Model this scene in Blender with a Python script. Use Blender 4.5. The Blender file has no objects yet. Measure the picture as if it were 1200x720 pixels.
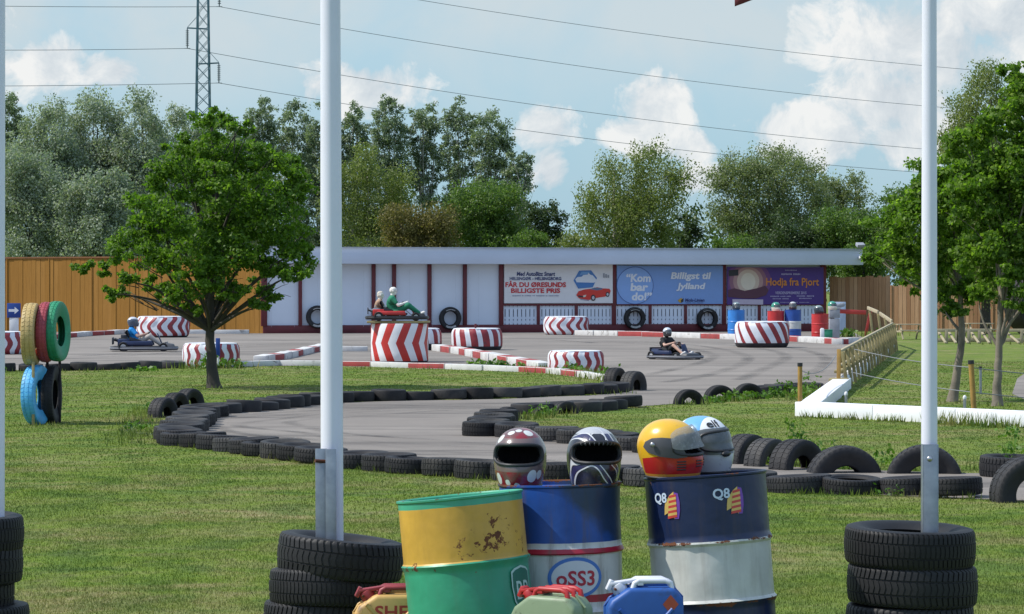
import bpy, bmesh, math, random
import numpy as np
from mathutils import Vector, Matrix, Euler
from mathutils.geometry import tessellate_polygon

R = math.radians
PI = math.pi
SC = bpy.context.scene
COL = SC.collection
EYE = 1.79          # eye height, metres
FOC = 3600.0        # focal length in photo pixels (1200 px wide)
KD = FOC / 3000.0
HOR = 338.0         # photo row of the horizon

def G(px, py, z=0.0):
    """ground point (height z) seen at a photo position"""
    y = FOC * (EYE - z) / (py - HOR)
    return Vector(((px - 600) * y / FOC, y, z))

def P(px, py, y):
    """point at distance y seen at a photo position"""
    return Vector(((px - 600) * y / FOC, y, EYE - (py - HOR) * y / FOC))

# ------------------------------------------------------------------ materials
MATS = {}
def new_mat(name):
    m = bpy.data.materials.new(name)
    m.use_nodes = True
    nt = m.node_tree
    b = nt.nodes['Principled BSDF']
    MATS[name] = m
    return m, nt, b

def N(nt, t, **kw):
    n = nt.nodes.new(t)
    for k, v in kw.items():
        setattr(n, k, v)
    return n

def rgba(c):
    return (c[0], c[1], c[2], 1.0)

def noise(nt, scale, detail=4.0, rough=.55, coord=None, dist=0.0):
    n = N(nt, 'ShaderNodeTexNoise')
    n.inputs['Scale'].default_value = scale
    n.inputs['Detail'].default_value = detail
    n.inputs['Roughness'].default_value = rough
    n.inputs['Distortion'].default_value = dist
    if coord is not None:
        nt.links.new(coord, n.inputs['Vector'])
    return n

def ramp(nt, fac, stops, interp='LINEAR'):
    r = N(nt, 'ShaderNodeValToRGB')
    r.color_ramp.interpolation = interp
    e = r.color_ramp.elements
    while len(e) < len(stops):
        e.new(0.5)
    for i, (p, c) in enumerate(stops):
        e[i].position = p
        e[i].color = rgba(c) if len(c) == 3 else c
    nt.links.new(fac, r.inputs[0])
    return r

def mixc(nt, fac, a, b, mode='MIX'):
    m = N(nt, 'ShaderNodeMix', data_type='RGBA', blend_type=mode)
    for i, v in ((0, fac), (6, a), (7, b)):
        if hasattr(v, 'is_linked') or isinstance(v, bpy.types.NodeSocket):
            nt.links.new(v, m.inputs[i])
        elif i == 0:
            m.inputs[0].default_value = v
        else:
            m.inputs[i].default_value = rgba(v)
    return m.outputs[2]

def coords(nt, kind='Object'):
    return N(nt, 'ShaderNodeTexCoord').outputs[kind]

def math_n(nt, op, a, b=None, c=None):
    m = N(nt, 'ShaderNodeMath', operation=op)
    for i, v in enumerate((a, b, c)):
        if v is None:
            continue
        if isinstance(v, bpy.types.NodeSocket):
            nt.links.new(v, m.inputs[i])
        else:
            m.inputs[i].default_value = v
    return m.outputs[0]

def add_bump(nt, b, height, strength=.3, dist=.01):
    bp = N(nt, 'ShaderNodeBump')
    bp.inputs['Strength'].default_value = strength
    bp.inputs['Distance'].default_value = dist
    nt.links.new(height, bp.inputs['Height'])
    nt.links.new(bp.outputs[0], b.inputs['Normal'])

def mat(name, col, rough=.6, metal=0.0, var=.2, scale=6.0, bump=.0, bscale=60.0, dirt=None, dirt_amt=.45, dscale=3.0, spec=.5, coat=0.0):
    """painted / plain surface with uneven tone, optional dirt or wear patches"""
    if name in MATS:
        return MATS[name]
    m, nt, b = new_mat(name)
    co = coords(nt)
    n1 = noise(nt, scale, 5, .6, co)
    dark = tuple(c * (1 - var) for c in col)
    lite = tuple(min(1, c * (1 + var * .6)) for c in col)
    out = ramp(nt, n1.outputs[0], [(.3, dark), (.7, lite)]).outputs[0]
    if dirt is not None:
        n2 = noise(nt, dscale, 8, .7, co, .4)
        f = ramp(nt, n2.outputs[0], [(dirt_amt, (1, 1, 1)), (min(.99, dirt_amt + .12), (0, 0, 0))])
        inv = math_n(nt, 'SUBTRACT', 1.0, f.outputs[0])
        out = mixc(nt, inv, out, dirt)
    nt.links.new(out, b.inputs['Base Color'])
    rr = ramp(nt, n1.outputs[0], [(.3, (rough * .85,) * 3), (.7, (min(1, rough * 1.15),) * 3)])
    nt.links.new(rr.outputs[0], b.inputs['Roughness'])
    b.inputs['Metallic'].default_value = metal
    b.inputs['Specular IOR Level'].default_value = spec
    b.inputs['Coat Weight'].default_value = coat
    if bump:
        nb = noise(nt, bscale, 4, .6, co)
        add_bump(nt, b, nb.outputs[0], bump, .01)
    return m

def leaf_mat(name, dark, mid, lite, trans=.35, rough=.5):
    m, nt, b = new_mat(name)
    g = N(nt, 'ShaderNodeNewGeometry')
    co = coords(nt)
    n1 = noise(nt, .9, 3, .6, co)
    r1 = ramp(nt, g.outputs['Random Per Island'], [(.0, dark), (.5, mid), (1., lite)])
    r2 = ramp(nt, n1.outputs[0], [(.3, (.75, .8, .75)), (.7, (1.2, 1.15, 1.0))])
    c = mixc(nt, 1.0, r1.outputs[0], r2.outputs[0], 'MULTIPLY')
    nt.links.new(c, b.inputs['Base Color'])
    b.inputs['Roughness'].default_value = rough
    b.inputs['Specular IOR Level'].default_value = .4
    t = N(nt, 'ShaderNodeBsdfTranslucent')
    c2 = mixc(nt, 1.0, c, (1.3, 1.5, .7), 'MULTIPLY')
    nt.links.new(c2, t.inputs[0])
    mx = N(nt, 'ShaderNodeMixShader')
    mx.inputs[0].default_value = trans
    nt.links.new(b.outputs[0], mx.inputs[1])
    nt.links.new(t.outputs[0], mx.inputs[2])
    nt.links.new(mx.outputs[0], nt.nodes['Material Output'].inputs[0])
    return m

def rubber(name, col=(.013, .013, .0145), dust=(.065, .060, .054), amt=.42, rough=.7, tread=None):
    m, nt, b = new_mat(name)
    co = coords(nt)
    oi = N(nt, 'ShaderNodeObjectInfo')
    add = N(nt, 'ShaderNodeVectorMath', operation='ADD')
    nt.links.new(co, add.inputs[0])
    sc = N(nt, 'ShaderNodeVectorMath', operation='SCALE')
    cb = N(nt, 'ShaderNodeCombineXYZ')
    for i in range(3):
        nt.links.new(oi.outputs['Random'], cb.inputs[i])
    nt.links.new(cb.outputs[0], sc.inputs[0]); sc.inputs['Scale'].default_value = 30
    nt.links.new(sc.outputs[0], add.inputs[1])
    n1 = noise(nt, 5, 8, .7, add.outputs[0])
    n2 = noise(nt, 40, 4, .7, add.outputs[0])
    f = math_n(nt, 'MULTIPLY', ramp(nt, n1.outputs[0], [(.42, (0, 0, 0)), (.75, (1, 1, 1))]).outputs[0], amt)
    f2 = math_n(nt, 'MULTIPLY', ramp(nt, n2.outputs[0], [(.6, (0, 0, 0)), (.75, (1, 1, 1))]).outputs[0], amt * .6)
    fm = math_n(nt, 'MAXIMUM', f, f2)
    tone = ramp(nt, oi.outputs['Random'], [(0, tuple(c * .6 for c in col)), (1, tuple(c * 1.7 for c in col))])
    c = mixc(nt, fm, tone.outputs[0], dust)
    nt.links.new(c, b.inputs['Base Color'])
    b.inputs['Roughness'].default_value = rough
    b.inputs['Specular IOR Level'].default_value = .35
    if tread:
        # moulded tread: slanted sipes and two rain grooves on the running face
        k, rr = tread
        sp = N(nt, 'ShaderNodeSeparateXYZ'); nt.links.new(co, sp.inputs[0])
        ang = math_n(nt, 'ARCTAN2', sp.outputs[1], sp.outputs[0])
        rad = math_n(nt, 'SQRT', math_n(nt, 'ADD', math_n(nt, 'MULTIPLY', sp.outputs[0], sp.outputs[0]), math_n(nt, 'MULTIPLY', sp.outputs[1], sp.outputs[1])))
        on = math_n(nt, 'GREATER_THAN', rad, rr)
        az = math_n(nt, 'ABSOLUTE', sp.outputs[2])
        ph = math_n(nt, 'FRACT', math_n(nt, 'ADD', math_n(nt, 'MULTIPLY', ang, k / (2 * PI)), math_n(nt, 'MULTIPLY', az, 14.0)))
        ph2 = math_n(nt, 'FRACT', math_n(nt, 'SUBTRACT', math_n(nt, 'MULTIPLY', ang, 2 * k / (2 * PI)), math_n(nt, 'MULTIPLY', az, 9.0)))
        g1 = math_n(nt, 'LESS_THAN', ph, .22)
        g2 = math_n(nt, 'MULTIPLY', math_n(nt, 'LESS_THAN', ph2, .16), math_n(nt, 'GREATER_THAN', az, .045))
        g3 = math_n(nt, 'LESS_THAN', math_n(nt, 'ABSOLUTE', math_n(nt, 'SUBTRACT', az, .040)), .0045)
        gr = math_n(nt, 'MULTIPLY', math_n(nt, 'MAXIMUM', math_n(nt, 'MAXIMUM', g1, g2), g3), on)
        # moulded rings on the sidewall
        ring = math_n(nt, 'MULTIPLY', math_n(nt, 'SINE', math_n(nt, 'MULTIPLY', rad, 420.0)), math_n(nt, 'MULTIPLY', math_n(nt, 'LESS_THAN', rad, rr - .01), .12))
        hh = math_n(nt, 'ADD', math_n(nt, 'SUBTRACT', math_n(nt, 'MULTIPLY', n2.outputs[0], .15), gr), ring)
        add_bump(nt, b, hh, .9, .006)
        return m
    add_bump(nt, b, n2.outputs[0], .25, .004)
    return m

# ------------------------------------------------------------------ mesh builder
class MB:
    def __init__(self):
        self.v = []; self.f = []; self.mi = []
    def add(self, vs, fs, mi=0, M=None):
        o = len(self.v)
        if M is not None:
            vs = [M @ Vector(v) for v in vs]
        self.v.extend([tuple(v) for v in vs])
        self.f.extend([tuple(i + o for i in f) for f in fs])
        self.mi.extend([mi] * len(fs))
        return self
    def box(self, c, s, rot=None, mi=0, taper=1.0, M=None):
        x, y, z = s[0] / 2, s[1] / 2, s[2] / 2
        t = taper
        vs = [(-x, -y, -z), (x, -y, -z), (x, y, -z), (-x, y, -z), (-x * t, -y * t, z), (x * t, -y * t, z), (x * t, y * t, z), (-x * t, y * t, z)]
        fs = [(0, 3, 2, 1), (4, 5, 6, 7), (0, 1, 5, 4), (1, 2, 6, 5), (2, 3, 7, 6), (3, 0, 4, 7)]
        T = Matrix.Translation(c)
        if rot is not None:
            T = T @ Euler(rot).to_matrix().to_4x4()
        if M is not None:
            T = M @ T
        return self.add(vs, fs, mi, T)
    def bar(self, a, b, w, h, mi=0, up=(0, 0, 1)):
        """rectangular bar from a to b"""
        a = Vector(a); b = Vector(b); d = b - a
        L = d.length
        x = d.normalized()
        u = Vector(up)
        if abs(x.dot(u)) > .98:
            u = Vector((0, 1, 0))
        y = u.cross(x).normalized(); z = x.cross(y)
        M = Matrix((x, y, z)).transposed().to_4x4()
        M.translation = (a + b) / 2
        return self.box((0, 0, 0), (L, w, h), None, mi, 1.0, M)
    def tube(self, pts, rad, n=8, mi=0, caps=True, M=None, close=False):
        pts = [Vector(p) for p in pts]
        k = len(pts)
        if not hasattr(rad, '__len__'):
            rad = [rad] * k
        rings = []
        ref = Vector((0.123, .31, .94)).normalized()
        vs = []
        for i, p in enumerate(pts):
            if close:
                d = pts[(i + 1) % k] - pts[i - 1]
            elif i == 0:
                d = pts[1] - pts[0]
            elif i == k - 1:
                d = pts[-1] - pts[-2]
            else:
                d = pts[i + 1] - pts[i - 1]
            if d.length < 1e-9:
                d = Vector((0, 0, 1))
            d.normalize()
            rr = ref - d * ref.dot(d)
            if rr.length < .05:
                rr = Vector((1, 0, 0)) - d * d.x
            rr.normalize()
            if not close:
                ref = rr
            q = d.cross(rr)
            for j in range(n):
                a = 2 * PI * j / n
                vs.append(p + (rr * math.cos(a) + q * math.sin(a)) * rad[i])
        fs = []
        for i in range(k if close else k - 1):
            i2 = (i + 1) % k
            for j in range(n):
                j2 = (j + 1) % n
                fs.append((i * n + j, i * n + j2, i2 * n + j2, i2 * n + j))
        if caps and not close:
            fs.append(tuple(range(n - 1, -1, -1)))
            fs.append(tuple((k - 1) * n + j for j in range(n)))
        return self.add(vs, fs, mi, M)
    def lathe(self, prof, n=48, mi=0, M=None, close=False, cap0=False, cap1=False, fn=None, mfn=None):
        """prof list of (r,z); around z. fn(i,j,r,z)->(r,z,dang)"""
        vs = []; k = len(prof)
        for i in range(n):
            for j, (r, z) in enumerate(prof):
                da = 0
                if fn:
                    r, z, da = fn(i, j, r, z)
                a = 2 * PI * i / n + da
                vs.append((r * math.cos(a), r * math.sin(a), z))
        o = len(self.f)
        fs = []; mis = []
        for i in range(n):
            i2 = (i + 1) % n
            for j in range(k if close else k - 1):
                j2 = (j + 1) % k
                fs.append((i * k + j, i2 * k + j, i2 * k + j2, i * k + j2))
                mis.append(mfn(i, j) if mfn else mi)
        if cap0:
            fs.append(tuple(i * k for i in range(n - 1, -1, -1))); mis.append(mi)
        if cap1:
            fs.append(tuple(i * k + k - 1 for i in range(n))); mis.append(mi)
        self.add(vs, fs, mi, M)
        self.mi[o:] = mis
        return self
    def ball(self, c, r, n=12, m=8, mi=0, s=(1, 1, 1)):
        vs = [(c[0], c[1], c[2] - r * s[2])]
        for i in range(1, m):
            t = -PI / 2 + PI * i / m
            for j in range(n):
                a = 2 * PI * j / n
                vs.append((c[0] + r * s[0] * math.cos(t) * math.cos(a), c[1] + r * s[1] * math.cos(t) * math.sin(a), c[2] + r * s[2] * math.sin(t)))
        vs.append((c[0], c[1], c[2] + r * s[2]))
        fs = []
        for j in range(n):
            fs.append((0, 1 + (j + 1) % n, 1 + j))
            fs.append((len(vs) - 1, 1 + (m - 2) * n + j, 1 + (m - 2) * n + (j + 1) % n))
        for i in range(m - 2):
            for j in range(n):
                a = 1 + i * n + j; b = 1 + i * n + (j + 1) % n
                fs.append((a, b, b + n, a + n))
        return self.add(vs, fs, mi)
    def mesh(self, name, mats, bevel=0.0, angle=40, segs=2):
        me = bpy.data.meshes.new(name)
        me.from_pydata(self.v, [], self.f)
        if not isinstance(mats, (list, tuple)):
            mats = [mats]
        for m in mats:
            me.materials.append(m)
        me.polygons.foreach_set('material_index', self.mi)
        if bevel:
            bm = bmesh.new(); bm.from_mesh(me)
            es = [e for e in bm.edges if len(e.link_faces) == 2 and e.calc_face_angle(0) > R(30)]
            bmesh.ops.bevel(bm, geom=es, offset=bevel, segments=segs, profile=.5, affect='EDGES', clamp_overlap=True)
            bm.to_mesh(me); bm.free()
        me.polygons.foreach_set('use_smooth', [True] * len(me.polygons))
        me.set_sharp_from_angle(angle=R(angle))
        me.update()
        return me
    def build(self, name, mats, parent=None, bevel=0.0, angle=40, loc=None, segs=2):
        o = bpy.data.objects.new(name, self.mesh(name, mats, bevel, angle, segs))
        COL.objects.link(o)
        if parent is not None:
            o.parent = parent
        if loc is not None:
            o.location = loc
        return o

def tag(o, label=None, cat=None, group=None, kind=None):
    if label: o['label'] = label
    if cat: o['category'] = cat
    if group: o['group'] = group
    if kind: o['kind'] = kind
    return o

def thing(name, label, cat, loc=(0, 0, 0), rz=0.0, group=None, rot=None, scale=1.0):
    o = bpy.data.objects.new(name, None)
    COL.objects.link(o)
    o.empty_display_size = .2
    o.location = loc
    o.rotation_euler = rot if rot is not None else (0, 0, rz)
    o.scale = (scale,) * 3
    return tag(o, label, cat, group)

def dup(root, label, loc, rot, group=None, name=None, scale=None):
    r = root.copy(); COL.objects.link(r)
    r.location = loc; r.rotation_euler = rot
    r['label'] = label
    if group: r['group'] = group
    if name: r.name = name
    if scale: r.scale = (scale,) * 3
    for ch in list(root.children):
        c = ch.copy(); COL.objects.link(c); c.parent = r
        for g in ch.children:
            d = g.copy(); COL.objects.link(d); d.parent = c
    return r

def obj(name, me, loc=(0, 0, 0), rot=(0, 0, 0), parent=None):
    o = bpy.data.objects.new(name, me); COL.objects.link(o)
    o.location = loc; o.rotation_euler = rot
    if parent is not None: o.parent = parent
    return o

_UNITS = 'zeroth first second third fourth fifth sixth seventh eighth ninth tenth eleventh twelfth thirteenth fourteenth fifteenth sixteenth seventeenth eighteenth nineteenth'.split()
_TENS = {20: 'twent', 30: 'thirt', 40: 'fort', 50: 'fift'}
def nth(n):
    if n < 20: return _UNITS[n]
    t, u = n // 10 * 10, n % 10
    return _TENS[t] + ('ieth' if u == 0 else 'y-' + _UNITS[u])

# ------------------------------------------------------------------ flat lettering
def text2d(s, size=1.0, bold=0.0, shear=0.0, width=None, spacing=1.0, height=None):
    """vertices (x,y) centred on 0,0 and faces of a string"""
    cu = bpy.data.curves.new('t', 'FONT')
    cu.body = s; cu.size = size; cu.offset = bold; cu.shear = shear
    cu.align_x = 'CENTER'; cu.resolution_u = 3; cu.space_character = spacing
    ob = bpy.data.objects.new('t', cu); COL.objects.link(ob)
    dg = bpy.context.evaluated_depsgraph_get(); dg.update()
    me = bpy.data.meshes.new_from_object(ob.evaluated_get(dg))
    vs = [(v.co.x, v.co.y) for v in me.vertices]; fs = [tuple(p.vertices) for p in me.polygons]
    bpy.data.objects.remove(ob); bpy.data.curves.remove(cu); bpy.data.meshes.remove(me)
    xs = [v[0] for v in vs]; ys = [v[1] for v in vs]
    cx, cy = (min(xs) + max(xs)) / 2, (min(ys) + max(ys)) / 2
    k = 1.0 if width is None else width / (max(xs) - min(xs))
    ky = k if height is None else height / (max(ys) - min(ys))
    return [((x - cx) * k, (y - cy) * ky) for x, y in vs], fs

def poly2d(pts):
    """(verts, faces) of a filled outline"""
    t = tessellate_polygon([[Vector((p[0], p[1], 0)) for p in pts]])
    return list(pts), [tuple(x) for x in t]

def circle2d(r, n=40, rx=None):
    rx = rx or r
    return [(rx * math.cos(2 * PI * i / n), r * math.sin(2 * PI * i / n)) for i in range(n)]

def slice_mesh(vs, fs, step):
    """cut a flat mesh into vertical strips so it can follow a curve"""
    bm = bmesh.new()
    bv = [bm.verts.new((x, y, 0)) for x, y in vs]
    for f in fs:
        try: bm.faces.new([bv[i] for i in f])
        except ValueError: pass
    x0 = min(v[0] for v in vs); x1 = max(v[0] for v in vs)
    x = x0 + step
    while x < x1:
        bmesh.ops.bisect_plane(bm, geom=bm.verts[:] + bm.edges[:] + bm.faces[:], plane_co=(x, 0, 0), plane_no=(1, 0, 0))
        x += step
    bm.verts.index_update()
    o = [(v.co.x, v.co.y) for v in bm.verts]; f = [tuple(v.index for v in fc.verts) for fc in bm.faces]
    bm.free()
    return o, f

def on_drum(name, flat, parent, m, r, z, ang, off=.003, rot=0.0):
    """lettering wrapped on a drum of radius r; ang measured from facing -Y"""
    vs, fs = flat
    if rot:
        c, s = math.cos(rot), math.sin(rot)
        vs = [(x * c - y * s, x * s + y * c) for x, y in vs]
    vs, fs = slice_mesh(vs, fs, .012)
    out = []
    for x, y in vs:
        a = -PI / 2 + ang + x / r
        out.append(((r + off) * math.cos(a), (r + off) * math.sin(a), z + y))
    mb = MB(); mb.add(out, fs)
    return mb.build(name, m, parent)
# ------------------------------------------------------------------ camera, light, sky
cam = bpy.data.cameras.new('camera')
cam.sensor_width = 36; cam.lens = 36 * FOC / 1200
cam.shift_y = -(360 - HOR) / 1200
cam.clip_end = 5000; cam.clip_start = .1
co_ = bpy.data.objects.new('camera', cam); COL.objects.link(co_)
co_.location = (0, 0, EYE); co_.rotation_euler = (R(90), 0, 0)
SC.camera = co_

SUN_EL, SUN_AZ = R(50), R(-5)          # azimuth from due left, + is behind the scene
S = Vector((-math.cos(SUN_EL) * math.cos(SUN_AZ), math.cos(SUN_EL) * math.sin(SUN_AZ), math.sin(SUN_EL)))
sl = bpy.data.lights.new('sun', 'SUN'); sl.energy = 4.3; sl.angle = R(.5); sl.color = (1, .955, .88)
so = bpy.data.objects.new('sun', sl); COL.objects.link(so)
so.rotation_euler = (-S).to_track_quat('-Z', 'Y').to_euler(); so.location = (-30, 30, 40)

W = bpy.data.worlds.new('World'); SC.world = W; W.use_nodes = True
nt = W.node_tree
for n in list(nt.nodes): nt.nodes.remove(n)
outw = N(nt, 'ShaderNodeOutputWorld'); bg = N(nt, 'ShaderNodeBackground')
nt.links.new(bg.outputs[0], outw.inputs[0]); bg.inputs[1].default_value = .135
sky = N(nt, 'ShaderNodeTexSky', sky_type='NISHITA')
sky.sun_disc = False; sky.sun_elevation = SUN_EL; sky.sun_rotation = math.atan2(S.x, S.y); sky.air_density = 1.0; sky.dust_density = 1.6
tc = N(nt, 'ShaderNodeTexCoord').outputs['Generated']
sx = N(nt, 'ShaderNodeSeparateXYZ'); nt.links.new(tc, sx.inputs[0])
yy = math_n(nt, 'MAXIMUM', sx.outputs[1], .05)
U = math_n(nt, 'DIVIDE', sx.outputs[0], yy); V = math_n(nt, 'DIVIDE', sx.outputs[2], yy)
# cloud noise on the directions themselves
n_big = noise(nt, 14, 6, .55, tc, .3)
n_bil = noise(nt, 46, 9, .62, tc, .35)
def blob(px, py, rx, ry):
    a = math_n(nt, 'DIVIDE', math_n(nt, 'SUBTRACT', U, (px - 600) / FOC), rx / FOC)
    b = math_n(nt, 'DIVIDE', math_n(nt, 'SUBTRACT', V, (HOR - py) / FOC), ry / FOC)
    d = math_n(nt, 'ADD', math_n(nt, 'MULTIPLY', a, a), math_n(nt, 'MULTIPLY', b, b))
    return math_n(nt, 'MAXIMUM', math_n(nt, 'SUBTRACT', 1.0, math_n(nt, 'SQRT', d)), -1.0)
def union(bl):
    o = bl[0]
    for b in bl[1:]: o = math_n(nt, 'MAXIMUM', o, b)
    return o
nb = math_n(nt, 'MULTIPLY', math_n(nt, 'SUBTRACT', n_bil.outputs[0], .5), 3.2)
cum = union([blob(*b) for b in [(1090, 60, 130, 75), (1180, 20, 120, 60), (960, 160, 95, 42), (1050, 120, 90, 60), (770, 128, 44, 44), (750, 160, 46, 24), (805, 172, 36, 24),
        (420, 104, 84, 36), (62, 75, 46, 34), (128, 84, 48, 24), (640, 150, 40, 30), (645, 200, 26, 36), (825, 210, 30, 20), (1060, 165, 60, 34), (-60, 60, 90, 60), (1300, 90, 120, 80)]])
cumf = ramp(nt, math_n(nt, 'ADD', cum, nb), [(.0, (0, 0, 0)), (.16, (.5, .5, .5)), (.46, (1, 1, 1))]).outputs[0]
veil = ramp(nt, V, [(.012, (.30,) * 3), (.045, (.30,) * 3), (.085, (.95,) * 3), (.22, (1,) * 3), (.6, (.25,) * 3)]).outputs[0]
vn = ramp(nt, n_big.outputs[0], [(.36, (.45,) * 3), (.6, (1.1,) * 3)]).outputs[0]
veilf = math_n(nt, 'MINIMUM', math_n(nt, 'MULTIPLY', veil, vn), .93)
high = ramp(nt, V, [(.15, (1.9, 4.3, 6.0)), (.7, (3.3, 5.0, 8.2))]).outputs[0]
blue = mixc(nt, .62, sky.outputs[0], high)
c1 = mixc(nt, veilf, blue, (4.15, 4.75, 5.05))
shade = ramp(nt, n_bil.outputs[0], [(.36, (4.1, 4.45, 4.8)), (.5, (5.2, 5.4, 5.55)), (.62, (6.5, 6.4, 6.25))]).outputs[0]
c2 = mixc(nt, math_n(nt, 'MULTIPLY', cumf, .85), c1, shade)
nt.links.new(c2, bg.inputs[0])

SC.view_settings.view_transform = 'Standard'; SC.view_settings.look = 'None'
SC.view_settings.gamma = 1.0; SC.view_settings.exposure = .12
SC.render.engine = 'CYCLES'
cy = SC.cycles
cy.use_denoising = True
try: cy.denoiser = 'OPENIMAGEDENOISE'
except Exception: pass
cy.max_bounces = 6; cy.transparent_max_bounces = 8; cy.transmission_bounces = 4; cy.diffuse_bounces = 3; cy.glossy_bounces = 2
cy.caustics_reflective = False; cy.caustics_refractive = False

# ------------------------------------------------------------------ shared materials
M = {}
M['white_paint'] = mat('white_paint', (.74, .75, .76), .45, var=.08, scale=3, dirt=(.42, .40, .36), dirt_amt=.62, dscale=2)
M['pole_paint'] = mat('pole_paint', (.72, .73, .81), .32, var=.06, scale=2, dirt=(.35, .34, .32), dirt_amt=.70, dscale=9)
M['panel_white'] = mat('panel_white', (.70, .755, .84), .6, var=.06, scale=.5, dirt=(.58, .60, .63), dirt_amt=.68, dscale=.8)
M['maroon'] = mat('maroon', (.13, .016, .022), .55, var=.25, scale=3)
M['red_paint'] = mat('red_paint', (.52, .045, .035), .45, var=.2, scale=4, dirt=(.22, .11, .09), dirt_amt=.63)
M['stripe_red'] = mat('stripe_red', (.27, .026, .034), .5, var=.35, scale=5, dirt=(.10, .035, .04), dirt_amt=.57, dscale=5)
M['stripe_white'] = mat('stripe_white', (.70, .72, .76), .5, var=.12, scale=4, dirt=(.36, .33, .32), dirt_amt=.61, dscale=6)
M['kerb_white'] = mat('kerb_white', (.58, .575, .56), .8, var=.15, scale=3, dirt=(.20, .18, .16), dirt_amt=.56, dscale=4, bump=.3)
M['kerb_red'] = mat('kerb_red', (.33, .05, .048), .8, var=.25, scale=3, dirt=(.13, .07, .06), dirt_amt=.56, dscale=4, bump=.3)
M['black_dirty'] = mat('black_dirty', (.03, .025, .03), .8, var=.4, scale=4, dirt=(.3, .25, .25), dirt_amt=.62, dscale=9)
M['galv'] = mat('galvanised_steel', (.30, .33, .36), .42, .75, var=.22, scale=14, dirt=(.17, .18, .19), dirt_amt=.6, dscale=10)
M['steel'] = mat('steel', (.45, .45, .46), .35, .9, var=.15)
M['black_plastic'] = mat('black_plastic', (.018, .018, .02), .45, var=.3)
M['dark_grey'] = mat('dark_grey', (.06, .062, .07), .5, var=.2)
M['grey_plastic'] = mat('grey_plastic', (.30, .31, .34), .5, var=.15)
M['rust'] = mat('rust', (.12, .04, .018), .9, var=.5, scale=30, bump=.3)
M['navy'] = mat('navy', (.012, .02, .06), .4, var=.25)
M['blue_paint'] = mat('blue_paint', (.03, .19, .62), .4, var=.15, dirt=(.02, .08, .25), dirt_amt=.66)
M['dark_blue'] = mat('dark_blue', (.02, .07, .34), .45, var=.2)
M['green_box'] = mat('green_box', (.02, .22, .12), .5, var=.15)
M['sign_blue'] = mat('sign_blue', (.012, .05, .25), .4, var=.12)
M['sign_white'] = mat('sign_white', (.78, .78, .78), .4, var=.04)
M['skin'] = mat('skin', (.50, .30, .22), .55, var=.1, scale=10)
M['blue_cloth'] = mat('blue_cloth', (.012, .24, .60), .85, var=.15, bump=.3, bscale=30)
M['black_cloth'] = mat('black_cloth', (.016, .016, .018), .9, var=.3, bump=.3, bscale=30)
M['denim'] = mat('denim', (.05, .06, .10), .9, var=.2)
M['pale_cloth'] = mat('pale_cloth', (.42, .38, .34), .9, var=.15)
M['green_cloth'] = mat('green_cloth', (.015, .19, .10), .85, var=.25, bump=.3, bscale=25)
M['beige_cloth'] = mat('beige_cloth', (.38, .25, .17), .85, var=.25, bump=.3, bscale=25)
M['dummy_white'] = mat('dummy_white', (.72, .69, .63), .6, var=.12, dirt=(.4, .34, .28), dirt_amt=.63, dscale=9)
M['timber_pale'] = mat('timber_pale', (.40, .34, .22), .8, var=.25, scale=4, bump=.3)
M['timber_green'] = mat('timber_green', (.31, .26, .12), .8, var=.3, scale=5, bump=.3)
M['post_tan'] = mat('post_tan', (.34, .20, .045), .75, var=.3, scale=6, dirt=(.12, .09, .04), dirt_amt=.6)
M['rope'] = mat('rope', (.20, .21, .22), .8, var=.1)
M['wire'] = mat('wire', (.12, .145, .165), .6, var=.1)
M['pylon_steel'] = mat('pylon_steel', (.07, .15, .19), .6, var=.2, scale=.3)
M['bark_dark'] = mat('bark_dark', (.055, .047, .038), .9, var=.5, scale=7, bump=.6, bscale=18)
M['bark_grey'] = mat('bark_grey', (.20, .17, .13), .9, var=.4, scale=5, bump=.6, bscale=18, dirt=(.08, .075, .05), dirt_amt=.55)
M['bark_pale'] = mat('bark_pale', (.40, .38, .34), .9, var=.5, scale=2, dirt=(.05, .05, .045), dirt_amt=.56)
M['tyre'] = rubber('tyre_rubber')
M['tyre_near'] = rubber('tyre_rubber_near', (.0095, .0095, .0105), (.034, .033, .032), .3, .58)
M['tyre_grey'] = rubber('tyre_rubber_faded', (.026, .026, .027), (.10, .093, .082), .55)
def painted_tyre(name, col, worn):
    return mat(name, col, .55, var=.22, scale=6, dirt=worn, dirt_amt=.60, dscale=5, bump=.25, bscale=50)
M['ty_yellow'] = painted_tyre('tyre_paint_yellow', (.50, .36, .14), (.22, .15, .07))
M['ty_red'] = painted_tyre('tyre_paint_red', (.36, .055, .07), (.18, .05, .05))
M['ty_green'] = painted_tyre('tyre_paint_green', (.02, .26, .12), (.015, .12, .06))
M['ty_blue'] = painted_tyre('tyre_paint_blue', (.09, .42, .72), (.05, .22, .42))

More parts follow.
